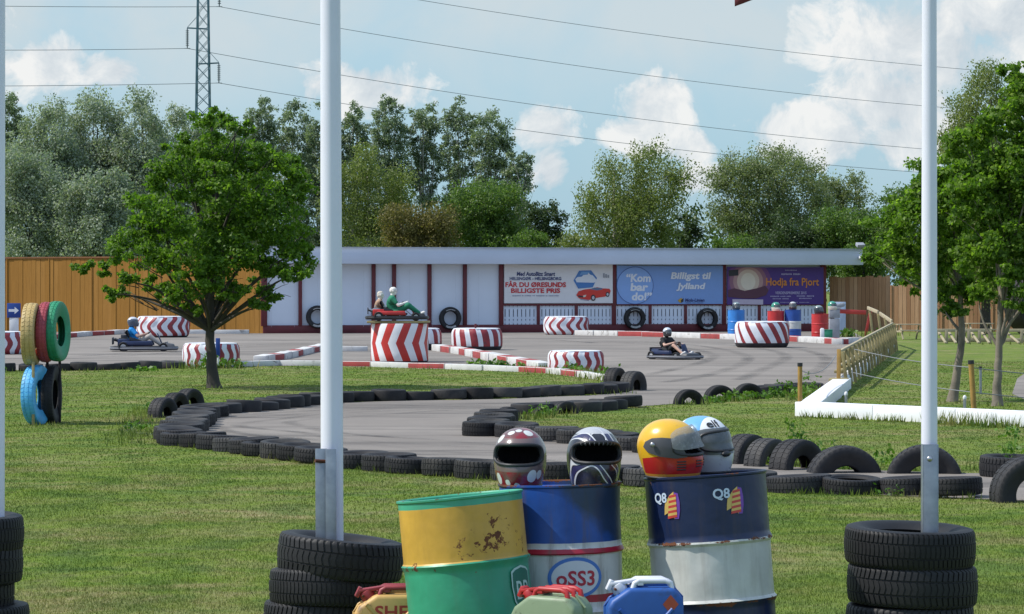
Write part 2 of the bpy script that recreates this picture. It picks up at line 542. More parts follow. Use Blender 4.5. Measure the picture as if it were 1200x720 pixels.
# ------------------------------------------------------------------ ground
def lawn_colour(nt, co, k=1.0):
    """patchy turf: fresh, dull, yellowed and straw areas"""
    n1 = noise(nt, .16, 4, .55, co); n2 = noise(nt, .95, 6, .62, co, .6); n3 = noise(nt, 2.6, 6, .65, co, .4); n5 = noise(nt, .55, 7, .7, co, .8)
    c = ramp(nt, n2.outputs[0], [(.30, (.070, .125, .026)), (.43, (.105, .175, .030)), (.52, (.165, .235, .034)), (.60, (.175, .205, .058)), (.72, (.205, .200, .085))]).outputs[0]
    c = mixc(nt, ramp(nt, n1.outputs[0], [(.42, (0, 0, 0)), (.62, (.4,) * 3)]).outputs[0], c, (.195, .235, .060))
    c = mixc(nt, ramp(nt, n3.outputs[0], [(.36, (.55,) * 3), (.50, (0, 0, 0))]).outputs[0], c, (.085, .125, .035))
    f = math_n(nt, 'MULTIPLY', ramp(nt, n5.outputs[0], [(.50, (0, 0, 0)), (.66, (.85,) * 3)]).outputs[0], ramp(nt, n3.outputs[0], [(.38, (.25,) * 3), (.6, (1,) * 3)]).outputs[0])
    return mixc(nt, f, c, (.34, .275, .15))
def ground_grass_mat():
    m, nt, b = new_mat('lawn_soil')
    co = coords(nt)
    c = lawn_colour(nt, co)
    n3 = noise(nt, 24, 4, .7, co); n6 = noise(nt, 7, 5, .7, co)
    c = mixc(nt, ramp(nt, n3.outputs[0], [(.3, (.45,) * 3), (.58, (0, 0, 0))]).outputs[0], c, (.05, .075, .02))
    c = mixc(nt, ramp(nt, n6.outputs[0], [(.66, (0, 0, 0)), (.70, (.8,) * 3)]).outputs[0], c, (.075, .055, .035))
    nt.links.new(c, b.inputs['Base Color']); b.inputs['Roughness'].default_value = 1; b.inputs['Specular IOR Level'].default_value = .1
    add_bump(nt, b, n3.outputs[0], .8, .04)
    return m
def asphalt_mat():
    m, nt, b = new_mat('track_asphalt')
    co = coords(nt)
    n1 = noise(nt, .12, 6, .6, co); n2 = noise(nt, 1.1, 8, .7, co); n3 = noise(nt, 90, 3, .8, co)
    mp = N(nt, 'ShaderNodeMapping'); mp.inputs['Scale'].default_value = (.12, .75, 1); mp.inputs['Rotation'].default_value = (0, 0, R(-8)); nt.links.new(co, mp.inputs[0])
    n4 = noise(nt, 1.0, 6, .62, mp.outputs[0], .6)
    c = ramp(nt, n1.outputs[0], [(.32, (.195, .172, .150)), (.68, (.295, .264, .232))]).outputs[0]
    c = mixc(nt, ramp(nt, n2.outputs[0], [(.35, (.35,) * 3), (.6, (0, 0, 0))]).outputs[0], c, (.155, .142, .13))
    c = mixc(nt, ramp(nt, n4.outputs[0], [(.50, (0, 0, 0)), (.64, (.8,) * 3)]).outputs[0], c, (.105, .095, .086))
    c = mixc(nt, ramp(nt, n3.outputs[0], [(.35, (.3,) * 3), (.55, (0, 0, 0))]).outputs[0], c, (.12, .11, .10))
    nt.links.new(c, b.inputs['Base Color']); b.inputs['Roughness'].default_value = .9; b.inputs['Specular IOR Level'].default_value = .25
    add_bump(nt, b, n3.outputs[0], .5, .006)
    return m
M['lawn'] = ground_grass_mat(); M['asphalt'] = asphalt_mat()

def sheet(name, pts, z, m, kind='structure'):
    mb = MB()
    tris = tessellate_polygon([[Vector((p[0], p[1], 0)) for p in pts]])
    mb.add([(p[0], p[1], z) for p in pts], [tuple(t) for t in tris])
    o = mb.build(name, m)
    for p in o.data.polygons:
        if p.normal.z < 0:
            p.flip()
    tag(o, kind=kind)
    return o
gd = MB(); gd.add([(-900, -60, 0), (900, -60, 0), (900, 1600, 0), (-900, 1600, 0)], [(0, 1, 2, 3)])
tag(gd.build('ground', M['lawn']), kind='structure')

TRACK_PX = [(-500, 437), (-100, 436), (100, 433), (215, 430), (290, 429), (380, 429), (470, 430), (560, 431), (640, 434), (690, 440), (716, 445), (748, 456), (735, 460),
    (690, 464), (640, 465.5), (590, 468), (530, 469), (475, 470), (425, 471.5), (370, 474), (320, 479), (270, 484), (238, 489), (222, 496), (210, 504), (200, 512), (200, 519), (225, 523),
    (262, 526), (300, 532), (332, 537), (365, 541), (400, 545), (430, 549), (470, 553), (505, 556), (550, 560), (610, 563), (660, 566), (720, 567), (800, 571), (905, 576), (1018, 580), (1135, 585), (1400, 596),
    (1400, 560), (1135, 555), (1032, 552), (985, 551), (935, 548), (895, 545), (872, 541), (800, 535), (735, 526), (690, 520), (650, 516), (610, 512), (572, 510), (556, 504),
    (560, 497), (580, 490), (600, 486), (640, 484), (700, 479), (745, 477), (800, 473), (845, 468), (895, 464), (935, 460), (960, 461), (972, 470), (990, 457), (1006, 440), (1030, 421), (1047, 409), (1046, 402), (1012, 396.5), (1003, 391)]
TRACK = [G(*p).xy for p in TRACK_PX]
# far side: the foot of the building and of the fences
TRACK += [Vector((13.8, 108.5 * KD)), Vector((-10, 103 * KD)), Vector((-12, 107.5 * KD)), Vector((-60, 109 * KD))]
sheet('track', TRACK, .004, M['asphalt'])
# path at the right edge
PATH = [G(*p).xy for p in [(1186, 462), (1192, 444), (1204, 436), (1300, 425), (1420, 440), (1420, 482), (1260, 478), (1204, 470)]]
sheet('path', PATH, .004, M['asphalt'])

def rubber_marks():
    """dark rubber lines laid down along the racing line"""
    m, nt, b = new_mat('rubber_marks')
    co = coords(nt); n = noise(nt, 1.4, 7, .7, co); n2 = noise(nt, .25, 3, .5, co)
    b.inputs['Base Color'].default_value = (.035, .033, .032, 1); b.inputs['Roughness'].default_value = .7
    tr = N(nt, 'ShaderNodeBsdfTransparent'); mx = N(nt, 'ShaderNodeMixShader')
    uv = N(nt, 'ShaderNodeUVMap').outputs[0]; su = N(nt, 'ShaderNodeSeparateXYZ'); nt.links.new(uv, su.inputs[0])
    edge = math_n(nt, 'MULTIPLY', math_n(nt, 'MULTIPLY', su.outputs[0], math_n(nt, 'SUBTRACT', 1.0, su.outputs[0])), 4.0)
    f = math_n(nt, 'MULTIPLY', ramp(nt, n.outputs[0], [(.36, (0, 0, 0)), (.72, (.62,) * 3)]).outputs[0], ramp(nt, n2.outputs[0], [(.35, (.25,) * 3), (.6, (1,) * 3)]).outputs[0])
    nt.links.new(math_n(nt, 'MULTIPLY', f, edge), mx.inputs[0]); nt.links.new(tr.outputs[0], mx.inputs[1]); nt.links.new(b.outputs[0], mx.inputs[2])
    nt.links.new(mx.outputs[0], nt.nodes['Material Output'].inputs[0])
    return m
M['marks'] = rubber_marks()
def smooth_line(px, n=10):
    p = [G(*q) for q in px]; out = []
    for i in range(len(p) - 1):
        a, b_, c_, d = p[max(0, i - 1)], p[i], p[i + 1], p[min(len(p) - 1, i + 2)]
        for k in range(n):
            t = k / n
            out.append(.5 * ((2 * b_) + (c_ - a) * t + (2 * a - 5 * b_ + 4 * c_ - d) * t * t + (3 * b_ - a - 3 * c_ + d) * t ** 3))
    out.append(p[-1]); return out
mbm = MB(); uvs = []
rr_ = random.Random(12)
for px, w_, offs in (([(1150, 571), (905, 561), (740, 548), (560, 530), (430, 520), (330, 510), (268, 502), (275, 494), (350, 487), (480, 480), (620, 475), (760, 466), (860, 452)], .26, (-.9, -.3, .25, .8, 1.3)),
        ([(-100, 424), (120, 420), (330, 406), (560, 401), (800, 403), (900, 416), (860, 440), (780, 455)], .4, (-1.6, -.6, .4, 1.5)), ([(400, 421), (520, 424), (640, 428), (760, 432), (900, 428)], .35, (-.8, .3)), ([(100, 403), (400, 398), (640, 397), (860, 414)], .4, (-1.0, .5))):
    ln_ = smooth_line(px)
    for o_ in offs:
        i0 = rr_.randrange(0, len(ln_) // 3); i1 = rr_.randrange(len(ln_) * 2 // 3, len(ln_))
        seg = ln_[i0:i1]; vs = []; fs = []
        for i, p in enumerate(seg):
            d = (seg[min(i + 1, len(seg) - 1)] - seg[max(i - 1, 0)]).normalized(); nrm = Vector((-d.y, d.x, 0))
            q = p + nrm * (o_ + .12 * math.sin(i * .31 + o_ * 5))
            z_ = .008 + .0015 * len(uvs) ** 0 + .0006 * (len(mbm.v) % 7)
            vs += [(q.x - nrm.x * w_ / 2, q.y - nrm.y * w_ / 2, z_), (q.x + nrm.x * w_ / 2, q.y + nrm.y * w_ / 2, z_)]
        for i in range(len(seg) - 1): fs.append((2 * i, 2 * i + 1, 2 * i + 3, 2 * i + 2))
        mbm.add(vs, fs)
rm = mbm.build('rubber_marks', M['marks'])
uvl = rm.data.uv_layers.new(name='UVMap')
for lp in rm.data.loops: uvl.data[lp.index].uv = (lp.vertex_index % 2, 0)
tag(rm, kind='structure')

def inside(poly, x, y):
    """numpy point-in-polygon"""
    c = np.zeros(len(x), bool)
    n = len(poly)
    for i in range(n):
        x1, y1 = poly[i]; x2, y2 = poly[i - 1]
        if y1 == y2: continue
        k = ((y1 > y) != (y2 > y)) & (x < (x2 - x1) * (y - y1) / (y2 - y1) + x1)
        c ^= k
    return c

RNG = np.random.default_rng(7)
def np_mesh(name, verts, nper, m, smooth=False):
    """mesh of len(verts)/nper separate faces"""
    nv = len(verts); nf = nv // nper
    me = bpy.data.meshes.new(name)
    me.vertices.add(nv); me.vertices.foreach_set('co', np.asarray(verts, np.float32).ravel())
    me.loops.add(nv); me.loops.foreach_set('vertex_index', np.arange(nv, dtype=np.int32))
    me.polygons.add(nf); me.polygons.foreach_set('loop_start', np.arange(0, nv, nper, dtype=np.int32)); 
    try: me.polygons.foreach_set('loop_total', np.full(nf, nper, dtype=np.int32))
    except Exception: pass
    me.materials.append(m); me.update(calc_edges=True); me.validate()
    return me

def blades(x, y, h0, h1, w, lean=.5):
    n = len(x)
    a = RNG.uniform(0, 2 * PI, n); h = RNG.uniform(h0, h1, n); l = RNG.uniform(0, lean, n) * h; d = RNG.uniform(0, 2 * PI, n)
    v = np.zeros((n, 3, 3))
    v[:, 0, 0] = x - np.cos(a) * w; v[:, 0, 1] = y - np.sin(a) * w
    v[:, 1, 0] = x + np.cos(a) * w; v[:, 1, 1] = y + np.sin(a) * w
    v[:, 2, 0] = x + np.cos(d) * l; v[:, 2, 1] = y + np.sin(d) * l; v[:, 2, 2] = h
    v[:, :2, 2] = -.002
    return v.reshape(-1, 3)

def grass_mat(name, cols):
    m, nt, b = new_mat(name)
    g = N(nt, 'ShaderNodeNewGeometry'); co = coords(nt)
    var = ramp(nt, g.outputs['Random Per Island'], [(0, cols[0]), (.5, cols[1]), (1, cols[2])]).outputs[0]
    c = mixc(nt, 1.0, lawn_colour(nt, co), var, 'MULTIPLY')
    c = mixc(nt, 1.0, c, (.88, .87, .86), 'MULTIPLY')
    nt.links.new(c, b.inputs['Base Color']); b.inputs['Roughness'].default_value = .7; b.inputs['Specular IOR Level'].default_value = .25
    t = N(nt, 'ShaderNodeBsdfTranslucent'); nt.links.new(mixc(nt, 1.0, c, (1.2, 1.3, .7), 'MULTIPLY'), t.inputs[0])
    mx = N(nt, 'ShaderNodeMixShader'); mx.inputs[0].default_value = .42
    nt.links.new(b.outputs[0], mx.inputs[1]); nt.links.new(t.outputs[0], mx.inputs[2]); nt.links.new(mx.outputs[0], nt.nodes['Material Output'].inputs[0])
    return m
M['tyre_mid'] = rubber('tyre_rubber_mid', (.012, .012, .0135), (.060, .055, .05), .42, .7)
M['blades'] = grass_mat('lawn_blades', [(.55, .6, .5), (1.0, 1.0, 1.0), (1.55, 1.4, 1.9)])
M['weeds'] = leaf_mat('weed_leaves', (.05, .12, .012), (.09, .19, .02), (.15, .26, .04), .35)

def scatter_lawn(y0, y1, dens, h0, h1, w):
    half = .182 * y1
    area = (y1 - y0) * 2 * half
    n = int(area * dens)
    x = RNG.uniform(-half, half, n); y = RNG.uniform(y0, y1, n)
    k = (np.abs(x) < .182 * y + .8) & ~inside(TRACK, x, y) & ~inside(PATH, x, y)
    x, y = x[k], y[k]
    hv = np.sin(x * 2.3 + 1.7 * np.sin(y * 1.1)) * np.sin(y * 1.9 + np.sin(x * 1.3) * 1.4)
    q = RNG.uniform(0, 1, len(x)) < .78 + .28 * hv
    x, y = x[q], y[q]
    return blades(x, y, h0, h1, w)
parts_ = [scatter_lawn(14.5, 19, 5200, .006, .021, .0026), scatter_lawn(19, 24, 3200, .006, .021, .0032), scatter_lawn(24, 31, 1600, .007, .022, .0045),
          scatter_lawn(31, 43, 700, .006, .020, .007), scatter_lawn(43, 75, 200, .006, .022, .012)]
tag(obj('grass', np_mesh('grass', np.concatenate(parts_), 3, M['blades'])), 'short mown sunlit grass with straw coloured patches', 'grass', kind='stuff')
# ------------------------------------------------------------------ tyres
def tyre_mesh(name, m, rad=.30, w=.19, rim=.60, ns=96, tread=3, depth=.007, squash=0.0, seed=0, slant=1.0):
    """axis along Z, closed ring; tread blocks cut into the running surface"""
    rg = random.Random(seed)
    hw = w / 2; ri = rad * rim
    tz = [-.415, -.36, -.205, -.198, -.160, -.153, -.02, .02, .153, .160, .198, .205, .36, .415]
    prof = []
    for t in tz: prof.append((rad - .02 * rad * (t / .4) ** 2, t * w))
    nt_ = len(prof)
    prof += [(rad * .955, .475 * w), (rad * .88, .51 * w), (rad * .78, .50 * w), (rad * .69, .44 * w), (ri + .012, .36 * w), (ri, .31 * w), (ri + .006, .26 * w),
             (rad * .72, .36 * w), (rad * .86, .40 * w), (rad * .93, .30 * w), (rad * .935, 0), (rad * .93, -.30 * w), (rad * .86, -.40 * w), (rad * .72, -.36 * w),
             (ri + .006, -.26 * w), (ri, -.31 * w), (ri + .012, -.36 * w), (rad * .69, -.44 * w), (rad * .78, -.50 * w), (rad * .88, -.51 * w), (rad * .955, -.475 * w)]
    wob = [rg.uniform(-.006, .006) for _ in range(6)]
    def fn(i, j, r, z):
        a = 2 * PI * i / ns
        k = 1 + squash * math.cos(2 * a + seed)
        da = 0
        if j < nt_ and ns > 60:
            # tread: steep-walled rain grooves and slanted blocks, four vertices to a block
            q = i % 4; p4 = 2 * PI * 4 / ns
            at = (0, .70, .73, .97)[q] * p4
            da = at - q * p4 / 4
            outer = j in (0, 1, 2, 11, 12, 13)
            da += p4 * (abs(z) / w * (1.3 if outer else -1.8) * slant + (0 if outer else .5))
            if j in (3, 4, 9, 10): r -= depth
            elif q >= 2: r -= depth * (.9 if outer else .55)
            r += rad * .0025 * math.sin(a * 3 + seed)
        z += wob[0] * math.cos(a + seed) * 1.5
        return r * k, z, da
    mb = MB(); mb.lathe(prof, ns, close=True, fn=fn)
    return mb.mesh(name, m, 0, 28)

TY = [tyre_mesh('tyre', M['tyre'], .285, .185, .58, 36, seed=1), tyre_mesh('tyre', M['tyre'], .30, .17, .62, 36, seed=2), tyre_mesh('tyre', M['tyre'], .27, .20, .58, 36, seed=3),
      tyre_mesh('tyre', M['tyre_grey'], .285, .18, .6, 36, seed=4)]
TYM = [tyre_mesh('tyre', M['tyre_mid'], .275, .185, .58, 180, depth=.006, seed=11), tyre_mesh('tyre', M['tyre_grey'], .27, .19, .60, 160, slant=-1, tread=4, seed=12), tyre_mesh('tyre', M['tyre_mid'], .285, .18, .62, 200, slant=.5, depth=.006, seed=13)]
TYL = [tyre_mesh('tyre', M['tyre_near'], .31, .19, .58, 256, tread=4, depth=.007, seed=21), tyre_mesh('tyre', M['tyre_near'], .315, .195, .6, 224, tread=5, slant=-.8, depth=.006, seed=22),
       tyre_mesh('tyre', M['tyre_near'], .305, .18, .58, 320, tread=6, slant=.4, depth=.006, seed=23)]
BIG = [tyre_mesh('tyre', M['tyre'], .36, .30, .46, 140, tread=4, seed=31), tyre_mesh('tyre', M['tyre_grey'], .30, .25, .46, 140, tread=4, seed=32)]

rnd = random.Random(3)
def resample(pts, step):
    """points every step along a polyline"""
    out = [Vector(pts[0])]; carry = 0.0
    for a, b in zip(pts[:-1], pts[1:]):
        a = Vector(a); b = Vector(b); L = (b - a).length
        d = step - carry
        while d <= L:
            out.append(a.lerp(b, d / L)); d += step
        carry = (carry + L) % step
    return out

def tyre_row(px, step, pool, what, group, push=(0, .27), w=.185, tilt=.05):
    pts = [G(*p) for p in px]
    pos = resample(pts, step)
    for k, p in enumerate(pos):
        me = pool[rnd.randrange(len(pool))]
        x, y = p.x + push[0] + rnd.uniform(-.03, .03), p.y + push[1] + rnd.uniform(-.04, .04)
        o = obj('tyre', me, (x, y, w / 2 - rnd.uniform(.0, .035)), (rnd.uniform(-tilt, tilt), rnd.uniform(-tilt, tilt), rnd.uniform(0, 6)))
        k_ = rnd.uniform(.93, 1.07); o.scale = (k_, k_, rnd.uniform(.78, 1.0))
        tag(o, what % nth(k + 1), 'tyre', group)
    return pos

ROW_A = [(214, 523), (262, 528), (300, 534), (332, 539), (365, 543), (400, 547), (430, 551), (470, 555), (505, 558), (550, 561), (610, 565), (660, 568), (720, 569), (800, 573), (905, 577), (958, 580), (1018, 581), (1075, 582), (1135, 586)]
tyre_row(ROW_A, .50, TYM, 'black tyre lying flat, %s along the lawn-side row from the hairpin tip', 'tyres edging the near lawn', w=.19)
tyre_row([(186, 521), (183, 516), (192, 510), (200, 503), (207, 497), (214, 492), (224, 489)], .53, TYM, 'black tyre bunched round the tip of the hairpin, %s from its near corner', 'tyres round the hairpin tip', push=(.22, .2))
tyre_row([(236, 487), (262, 485), (292, 483), (318, 480), (345, 477), (370, 474), (400, 472), (430, 471), (475, 470), (530, 469), (590, 467.5), (640, 465), (690, 463), (728, 460)], .55, TY, 'black tyre lying flat, %s along the row across the track from the hairpin', 'tyres edging the far lawn')
tyre_row([(566, 512), (610, 514), (650, 518), (690, 522), (735, 528), (790, 534), (840, 539)], .54, TYM, 'black tyre lying flat, %s from the island tip along its near edge', 'tyres on the near edge of the island')
tyre_row([(576, 511), (569, 505), (572, 500), (582, 496)], .5, TYM, 'black tyre lying flat around the island tip, %s from the near side', 'tyres round the island tip', push=(.05, .1))
tyre_row([(622, 486), (668, 484), (694, 483), (714, 480), (738, 478)], .56, TY, 'black tyre lying flat on the far edge of the island, %s from the tip', 'tyres on the far edge of the island')
tyre_row([(896, 463), (915, 462), (932, 460), (955, 459)], .62, TY, 'black tyre lying flat in weeds beyond the half-buried three, %s of its row', 'tyres in the weeds by the fence')
tyre_row([(-60, 437), (-10, 436), (40, 435.5), (100, 434.5), (160, 433), (205, 432)], .62, TY, 'black tyre lying flat below the striped tyre row at far left, %s of its row', 'tyres along the far left grass edge')

def upright(px, py, wpx, label, me=None, yaw=0.0, sink=.5, lean=0.0, group='tyres set upright in the ground', rad=None, base=.30, toward=0.0):
    """tyre on edge, partly buried; yaw 0 shows its face to the viewer"""
    p = G(px, py)
    r = rad if rad else wpx / 2 * p.y / FOC
    o = obj('tyre', me or TY[0])
    k = r / base
    o.scale = (k, k, k)
    o.location = (p.x, p.y + toward, r * (1 - 2 * sink))
    o.rotation_euler = Euler((R(90) + lean, 0, yaw), 'XYZ')
    return tag(o, label, 'tyre', group)
UPM = tyre_mesh('tyre', M['tyre'], .30, .25, .46, 140, tread=4, depth=.006, seed=33)
upright(191, 489, 0, 'leftmost of three upright black tyres on the grass by the hairpin', UPM, R(63), .45, rad=.25)
upright(206, 481, 0, 'middle one of three upright black tyres on the grass by the hairpin', UPM, R(62), .45, rad=.24)
upright(222, 477, 0, 'right-hand and clearest of three upright tyres behind the hairpin', UPM, R(58), .45, rad=.255)
upright(721, 450, 0, 'upright tyre at the grass tip just right of a striped tyre', UPM, R(60), .45, rad=.28)
upright(742, 458, 0, 'worn upright tyre nearest the track at the grass tip', BIG[1], R(55), .40, rad=.29)
upright(807, 474, 0, 'half-buried tyre on the island grass, leftmost of three arches', UPM, R(22), .50, rad=.235)
upright(843, 470, 0, 'half-buried tyre on the island grass, middle of three arches', UPM, R(20), .50, rad=.255)
upright(877, 467.5, 0, 'half-buried tyre on the island grass, right-hand of three arches', UPM, R(18), .50, rad=.255)
upright(595, 491, 0, 'half-buried tyre poking from weeds at the island tip', UPM, R(35), .58, rad=.20)
upright(637, 486, 0, 'low half-buried tyre between two others on the island tip', UPM, R(30), .66, rad=.20)
upright(661, 485, 0, 'rounded half-buried tyre standing in weeds on the far island edge', UPM, R(35), .58, rad=.22)
upright(875, 543, 0, 'upright tyre directly right of the drum with the sail emblems', UPM, R(46), .46, rad=.28)
upright(900, 546, 0, 'faded grey upright tyre second in the island edge row', BIG[1], R(44), .48, rad=.27)
upright(934, 550, 0, 'upright tyre in weeds before the two wide tyre arches', UPM, R(42), .50, rad=.30)
upright(989, 554, 0, 'wide black tyre arch left of the right flagpole', BIG[0], R(8), .64, rad=.37, base=.36)
upright(1083, 555, 0, 'wide black tyre arch behind the right flagpole', BIG[0], R(-6), .62, rad=.37, base=.36)
upright(1207, 588, 0, 'large upright tyre cut by the right picture edge', BIG[0], R(10), .42, rad=.33, base=.36)
o = obj('tyre', TYM[2], G(1192, 560) + Vector((0, .2, .09)), (.03, -.02, 1)); tag(o, 'black tyre lying flat in grass at the right edge behind the large one', 'tyre')
o.scale = (1.15,) * 3

# ------------------------------------------------------------------ stacks round the flagpoles
def stack(cx, cy, zs, jits, tilts, who, group, rads):
    for k, (z, j, t) in enumerate(zip(zs, jits, tilts)):
        o = obj('tyre', TYL[(k + len(who)) % 3], (cx + j[0], cy + j[1], z), (t[0], t[1], k * 1.3 + .4))
        o.scale = (rads[k] / .31,) * 2 + (1.0,)
        tag(o, '%s black tyre of the stack around the %s' % (['top', 'second from top', 'third from top', 'bottom'][k], who), 'tyre', group)
YL = 12.9 * KD; p = P(399, 700, YL); XL = p.x
stack(XL, YL, [.44, .285, .125, -.03], [(0, 0), (-.05, 0), (-.075, .03), (-.02, 0)], [(.03, .075), (.01, .05), (.0, .02), (0, 0)], 'left flagpole', 'tyres stacked round the left flagpole', [.315, .315, .315, .32])
YR = 12.35 * KD; XR = P(1066, 700, YR).x
stack(XR, YR, [.55, .365, .175, .0], [(0, 0), (.012, 0), (.0, .01), (.02, 0)], [(.015, .0), (.01, .01), (.0, -.02), (0, 0)], 'right flagpole', 'tyres stacked round the right flagpole', [.322, .315, .305, .31])
YF = 13.1 * KD; XF = P(-42, 700, YF).x
stack(XF, YF, [.545, .39, .235, .08], [(.005, 0), (-.005, 0), (-.055, 0), (.03, 0)], [(0, .0), (.01, .0), (.0, .02), (0, 0)], 'flagpole cut by the left edge', 'tyres stacked round the far left flagpole', [.305, .305, .305, .31])

def flagpole(x, y, z0, r0, r1, label, brackets, leanx=0.0):
    t = thing('flagpole', label, 'flagpole', (x, y, 0), rot=(0, leanx, 0), group='white flagpoles')
    mb = MB(); mb.tube([(0, 0, .02), (0, 0, 1.2), (0, 0, 8.5)], [r0, r0 * .97, r1], 28)
    mb.build('mast', M['pole_paint'], t)
    mb = MB(); mb.ball((0, 0, 8.54), .06, 14, 10); mb.build('finial', M['steel'], t)
    for kind, bx, zt, w in brackets:
        if kind == 'channel':
            mb = MB(); mb.box((bx, -r0 - .022, zt / 2 + .02), (w, .008, zt)); mb.box((bx - w / 2 - .002, -r0 + .012, zt / 2 + .02), (.006, .07, zt)); mb.box((bx + w / 2 + .002, -r0 + .012, zt / 2 + .02), (.006, .07, zt))
            br = mb.build('bracket', M['galv'], t, .002)
            mb = MB(); mb.ball((bx - .005, -r0 - .027, zt - .05), .014, 10, 6, s=(1, .6, 1)); mb.build('bolt', M['steel'], br)
        else:
            mb = MB(); mb.box((bx, -r0 - .004, zt / 2 + .02), (w, .006, zt)); mb.box((bx + w / 2 - .003, -r0 - .03, zt / 2 + .02), (.006, .045, zt))
            mb.box((bx + w / 2 + .022, -r0 - .05, zt / 2 + .02), (.05, .006, zt))
            br = mb.build('bracket', M['galv'], t, .0015)
            mb = MB(); mb.tube([(bx - .03, -r0 - .03, zt - .04), (bx + .03, -r0 + .0, zt - .045)], .009, 8)
            mb.build('bolt', M['rust'], br)
    return t
flagpole(P(389.5, 600, YL).x, YL + .02, 0, .058, .036, 'white flagpole rising from a leaning tyre stack, angle-iron bracket at its foot', [('angle', -.05, P(0, 530, YL).z, .06)], R(-.2))
flagpole(P(1089, 600, YR).x, YR + .0, 0, .040, .026, 'thin white flagpole with flat galvanised channel bracket in the right tyre stack', [('channel', -.002, P(0, 525, YR).z, .066)], R(0.0))
flagpole(P(-8, 600, YF).x, YF, 0, .058, .045, 'white flagpole mostly cut off by the left picture edge', [], R(0.15))

# flag on the right pole, only its lower corner reaches the picture
mb = MB()
x1 = P(1089, 0, YR).x - .03; x0 = P(862, 0, YR).x; z0 = P(0, 2.2, YR).z
nu, nv = 24, 12; vs = []
for i in range(nu + 1):
    for j in range(nv + 1):
        u, v = i / nu, j / nv
        vs.append((x1 + (x0 - x1) * u, YR + .06 * math.sin(u * 7 + v * 1.5) * u, z0 + (1 - u) * .32 + v * .62 + .02 * math.sin(u * 5)))
fs = [(i * (nv + 1) + j, (i + 1) * (nv + 1) + j, (i + 1) * (nv + 1) + j + 1, i * (nv + 1) + j + 1) for i in range(nu) for j in range(nv)]
mb.add(vs, fs)
fl = mb.build('flag', mat('flag_cloth', (.16, .03, .04), .8, var=.2)); tag(fl, 'dark red flag whose lower corner peeks in at the top edge', 'flag')
sm = fl.modifiers.new('thick', 'SOLIDIFY'); sm.thickness = .004

# ------------------------------------------------------------------ sculpture of painted tyres on stakes
def paint_tyre(px, top, bot, y, m, label, yaw, rad_k=1.0, w=.2):
    k = y / FOC; r = (bot - top) / 2 * k * rad_k
    me = tyre_mesh('painted_tyre', m, r, w, .50, 176, tread=3, depth=.006, seed=int(px))
    p = P(px, (top + bot) / 2, y)
    o = obj('painted_tyre', me, p, Euler((R(90), 0, yaw), 'XYZ'))
    return tag(o, label, 'painted tyre', 'painted tyres stood on edge as a marker')
YS = G(55, 498).y + .15
paint_tyre(37, 355, 428, YS, M['ty_yellow'], 'yellow painted tyre on edge, upper left of the coloured tyre marker', R(90), w=.175)
paint_tyre(54, 354, 425, YS + .14, M['ty_red'], 'faded red painted tyre between the yellow and the green one', R(86), w=.13)
paint_tyre(67, 353, 424, YS + .20, M['ty_green'], 'green painted tyre on edge, upper right of the coloured tyre marker', R(82), w=.15)
paint_tyre(43, 427.5, 498.5, YS, M['ty_blue'], 'light blue painted tyre on edge standing on the grass', R(78), w=.175)
paint_tyre(60.5, 428, 497, YS + .36, M['tyre'], 'unpainted black tyre on edge behind the light blue one', R(88), w=.15)
def stake(px, top, bot, y, label, m, w=.035):
    a = P(px, top, y); mb = MB(); mb.box((0, 0, a.z / 2), (w, .03, a.z))
    o = mb.build('stake', m, None, .003, loc=(a.x, y, 0)); tag(o, label, 'stake', 'stakes holding the painted tyres')
stake(39, 424, 499, YS - .30, 'grey timber stake in front of the light blue tyre', M['timber_green'])
stake(55.5, 412, 497, YS + .30, 'dark stake below the red painted tyre', M['black_dirty'])
stake(70, 410, 497, YS + .50, 'dark stake below the green painted tyre', M['black_dirty'])

# ------------------------------------------------------------------ striped giant tyres on the track
def striped(px0, px1, top, bot, label, n=14, zig=None, mats=None, group='red and white striped giant tyres', dirty=0.0, sharp=True, ph=0.0):
    pc = G((px0 + px1) / 2, bot)
    rad = (px1 - px0) / 2 * pc.y / FOC
    h = (bot - top) * pc.y / FOC
    ns = n * 4
    zz = [.02, .09, .18, .30, .42, .54, .66, .78, .88, .95]
    prof = []
    bul = [.90, .955, .985, 1.0, 1.0, 1.0, 1.0, .99, .965, .92]
    for z, b in zip(zz, bul): prof.append((rad * b, z * h))
    k = len(prof)
    prof += [(rad * .90, .985 * h), (rad * .80, 1.0 * h), (rad * .66, .985 * h), (rad * .52, .93 * h), (rad * .50, .88 * h), (rad * .62, .84 * h), (rad * .86, .80 * h), (rad * .88, .5 * h), (rad * .86, .2 * h), (rad * .60, .10 * h), (rad * .5, .03 * h), (rad * .7, .0), (rad * .86, .0)]
    pitch = 2 * PI / n
    def fn(i, j, r, z):
        t = min(1, max(0, z / h))
        da = (zig(t) + .05 * math.sin(i * 1.7)) * pitch if j <= k + 1 or j >= len(prof) - 2 else 0
        da = da if j < k else (zig(.95) * pitch if j < k + 3 else 0)
        lug = (i % 4) in (1, 2)
        if j < k: r *= (1.0 if lug else .968)
        return r, z, da + ph
    def mfn(i, j):
        if j < k - 1:
            if dirty and prof[j][1] < dirty * h: return 2
            return 1 if (i % 4) == 1 or (i % 4) == 0 else 0
        if j in (k - 1,): return 1 if ((i % 4) in (0, 1)) and (i // 4) % 3 == 0 else 0
        return 0 if j < k + 5 else 2
    mb = MB(); mb.lathe(prof, ns, close=True, fn=fn, mfn=mfn)
    o = mb.build('striped_tyre', [M['stripe_white'], M['stripe_red'], M['black_dirty']], None, 0, 35, loc=(pc.x, pc.y + rad, 0))
    o.rotation_euler.z = rnd.uniform(0, 6)
    return tag(o, label, 'striped tyre', group)
zigzag = lambda t: .36 * abs(((t * 1.55 + .25) % 1) * 2 - 1)
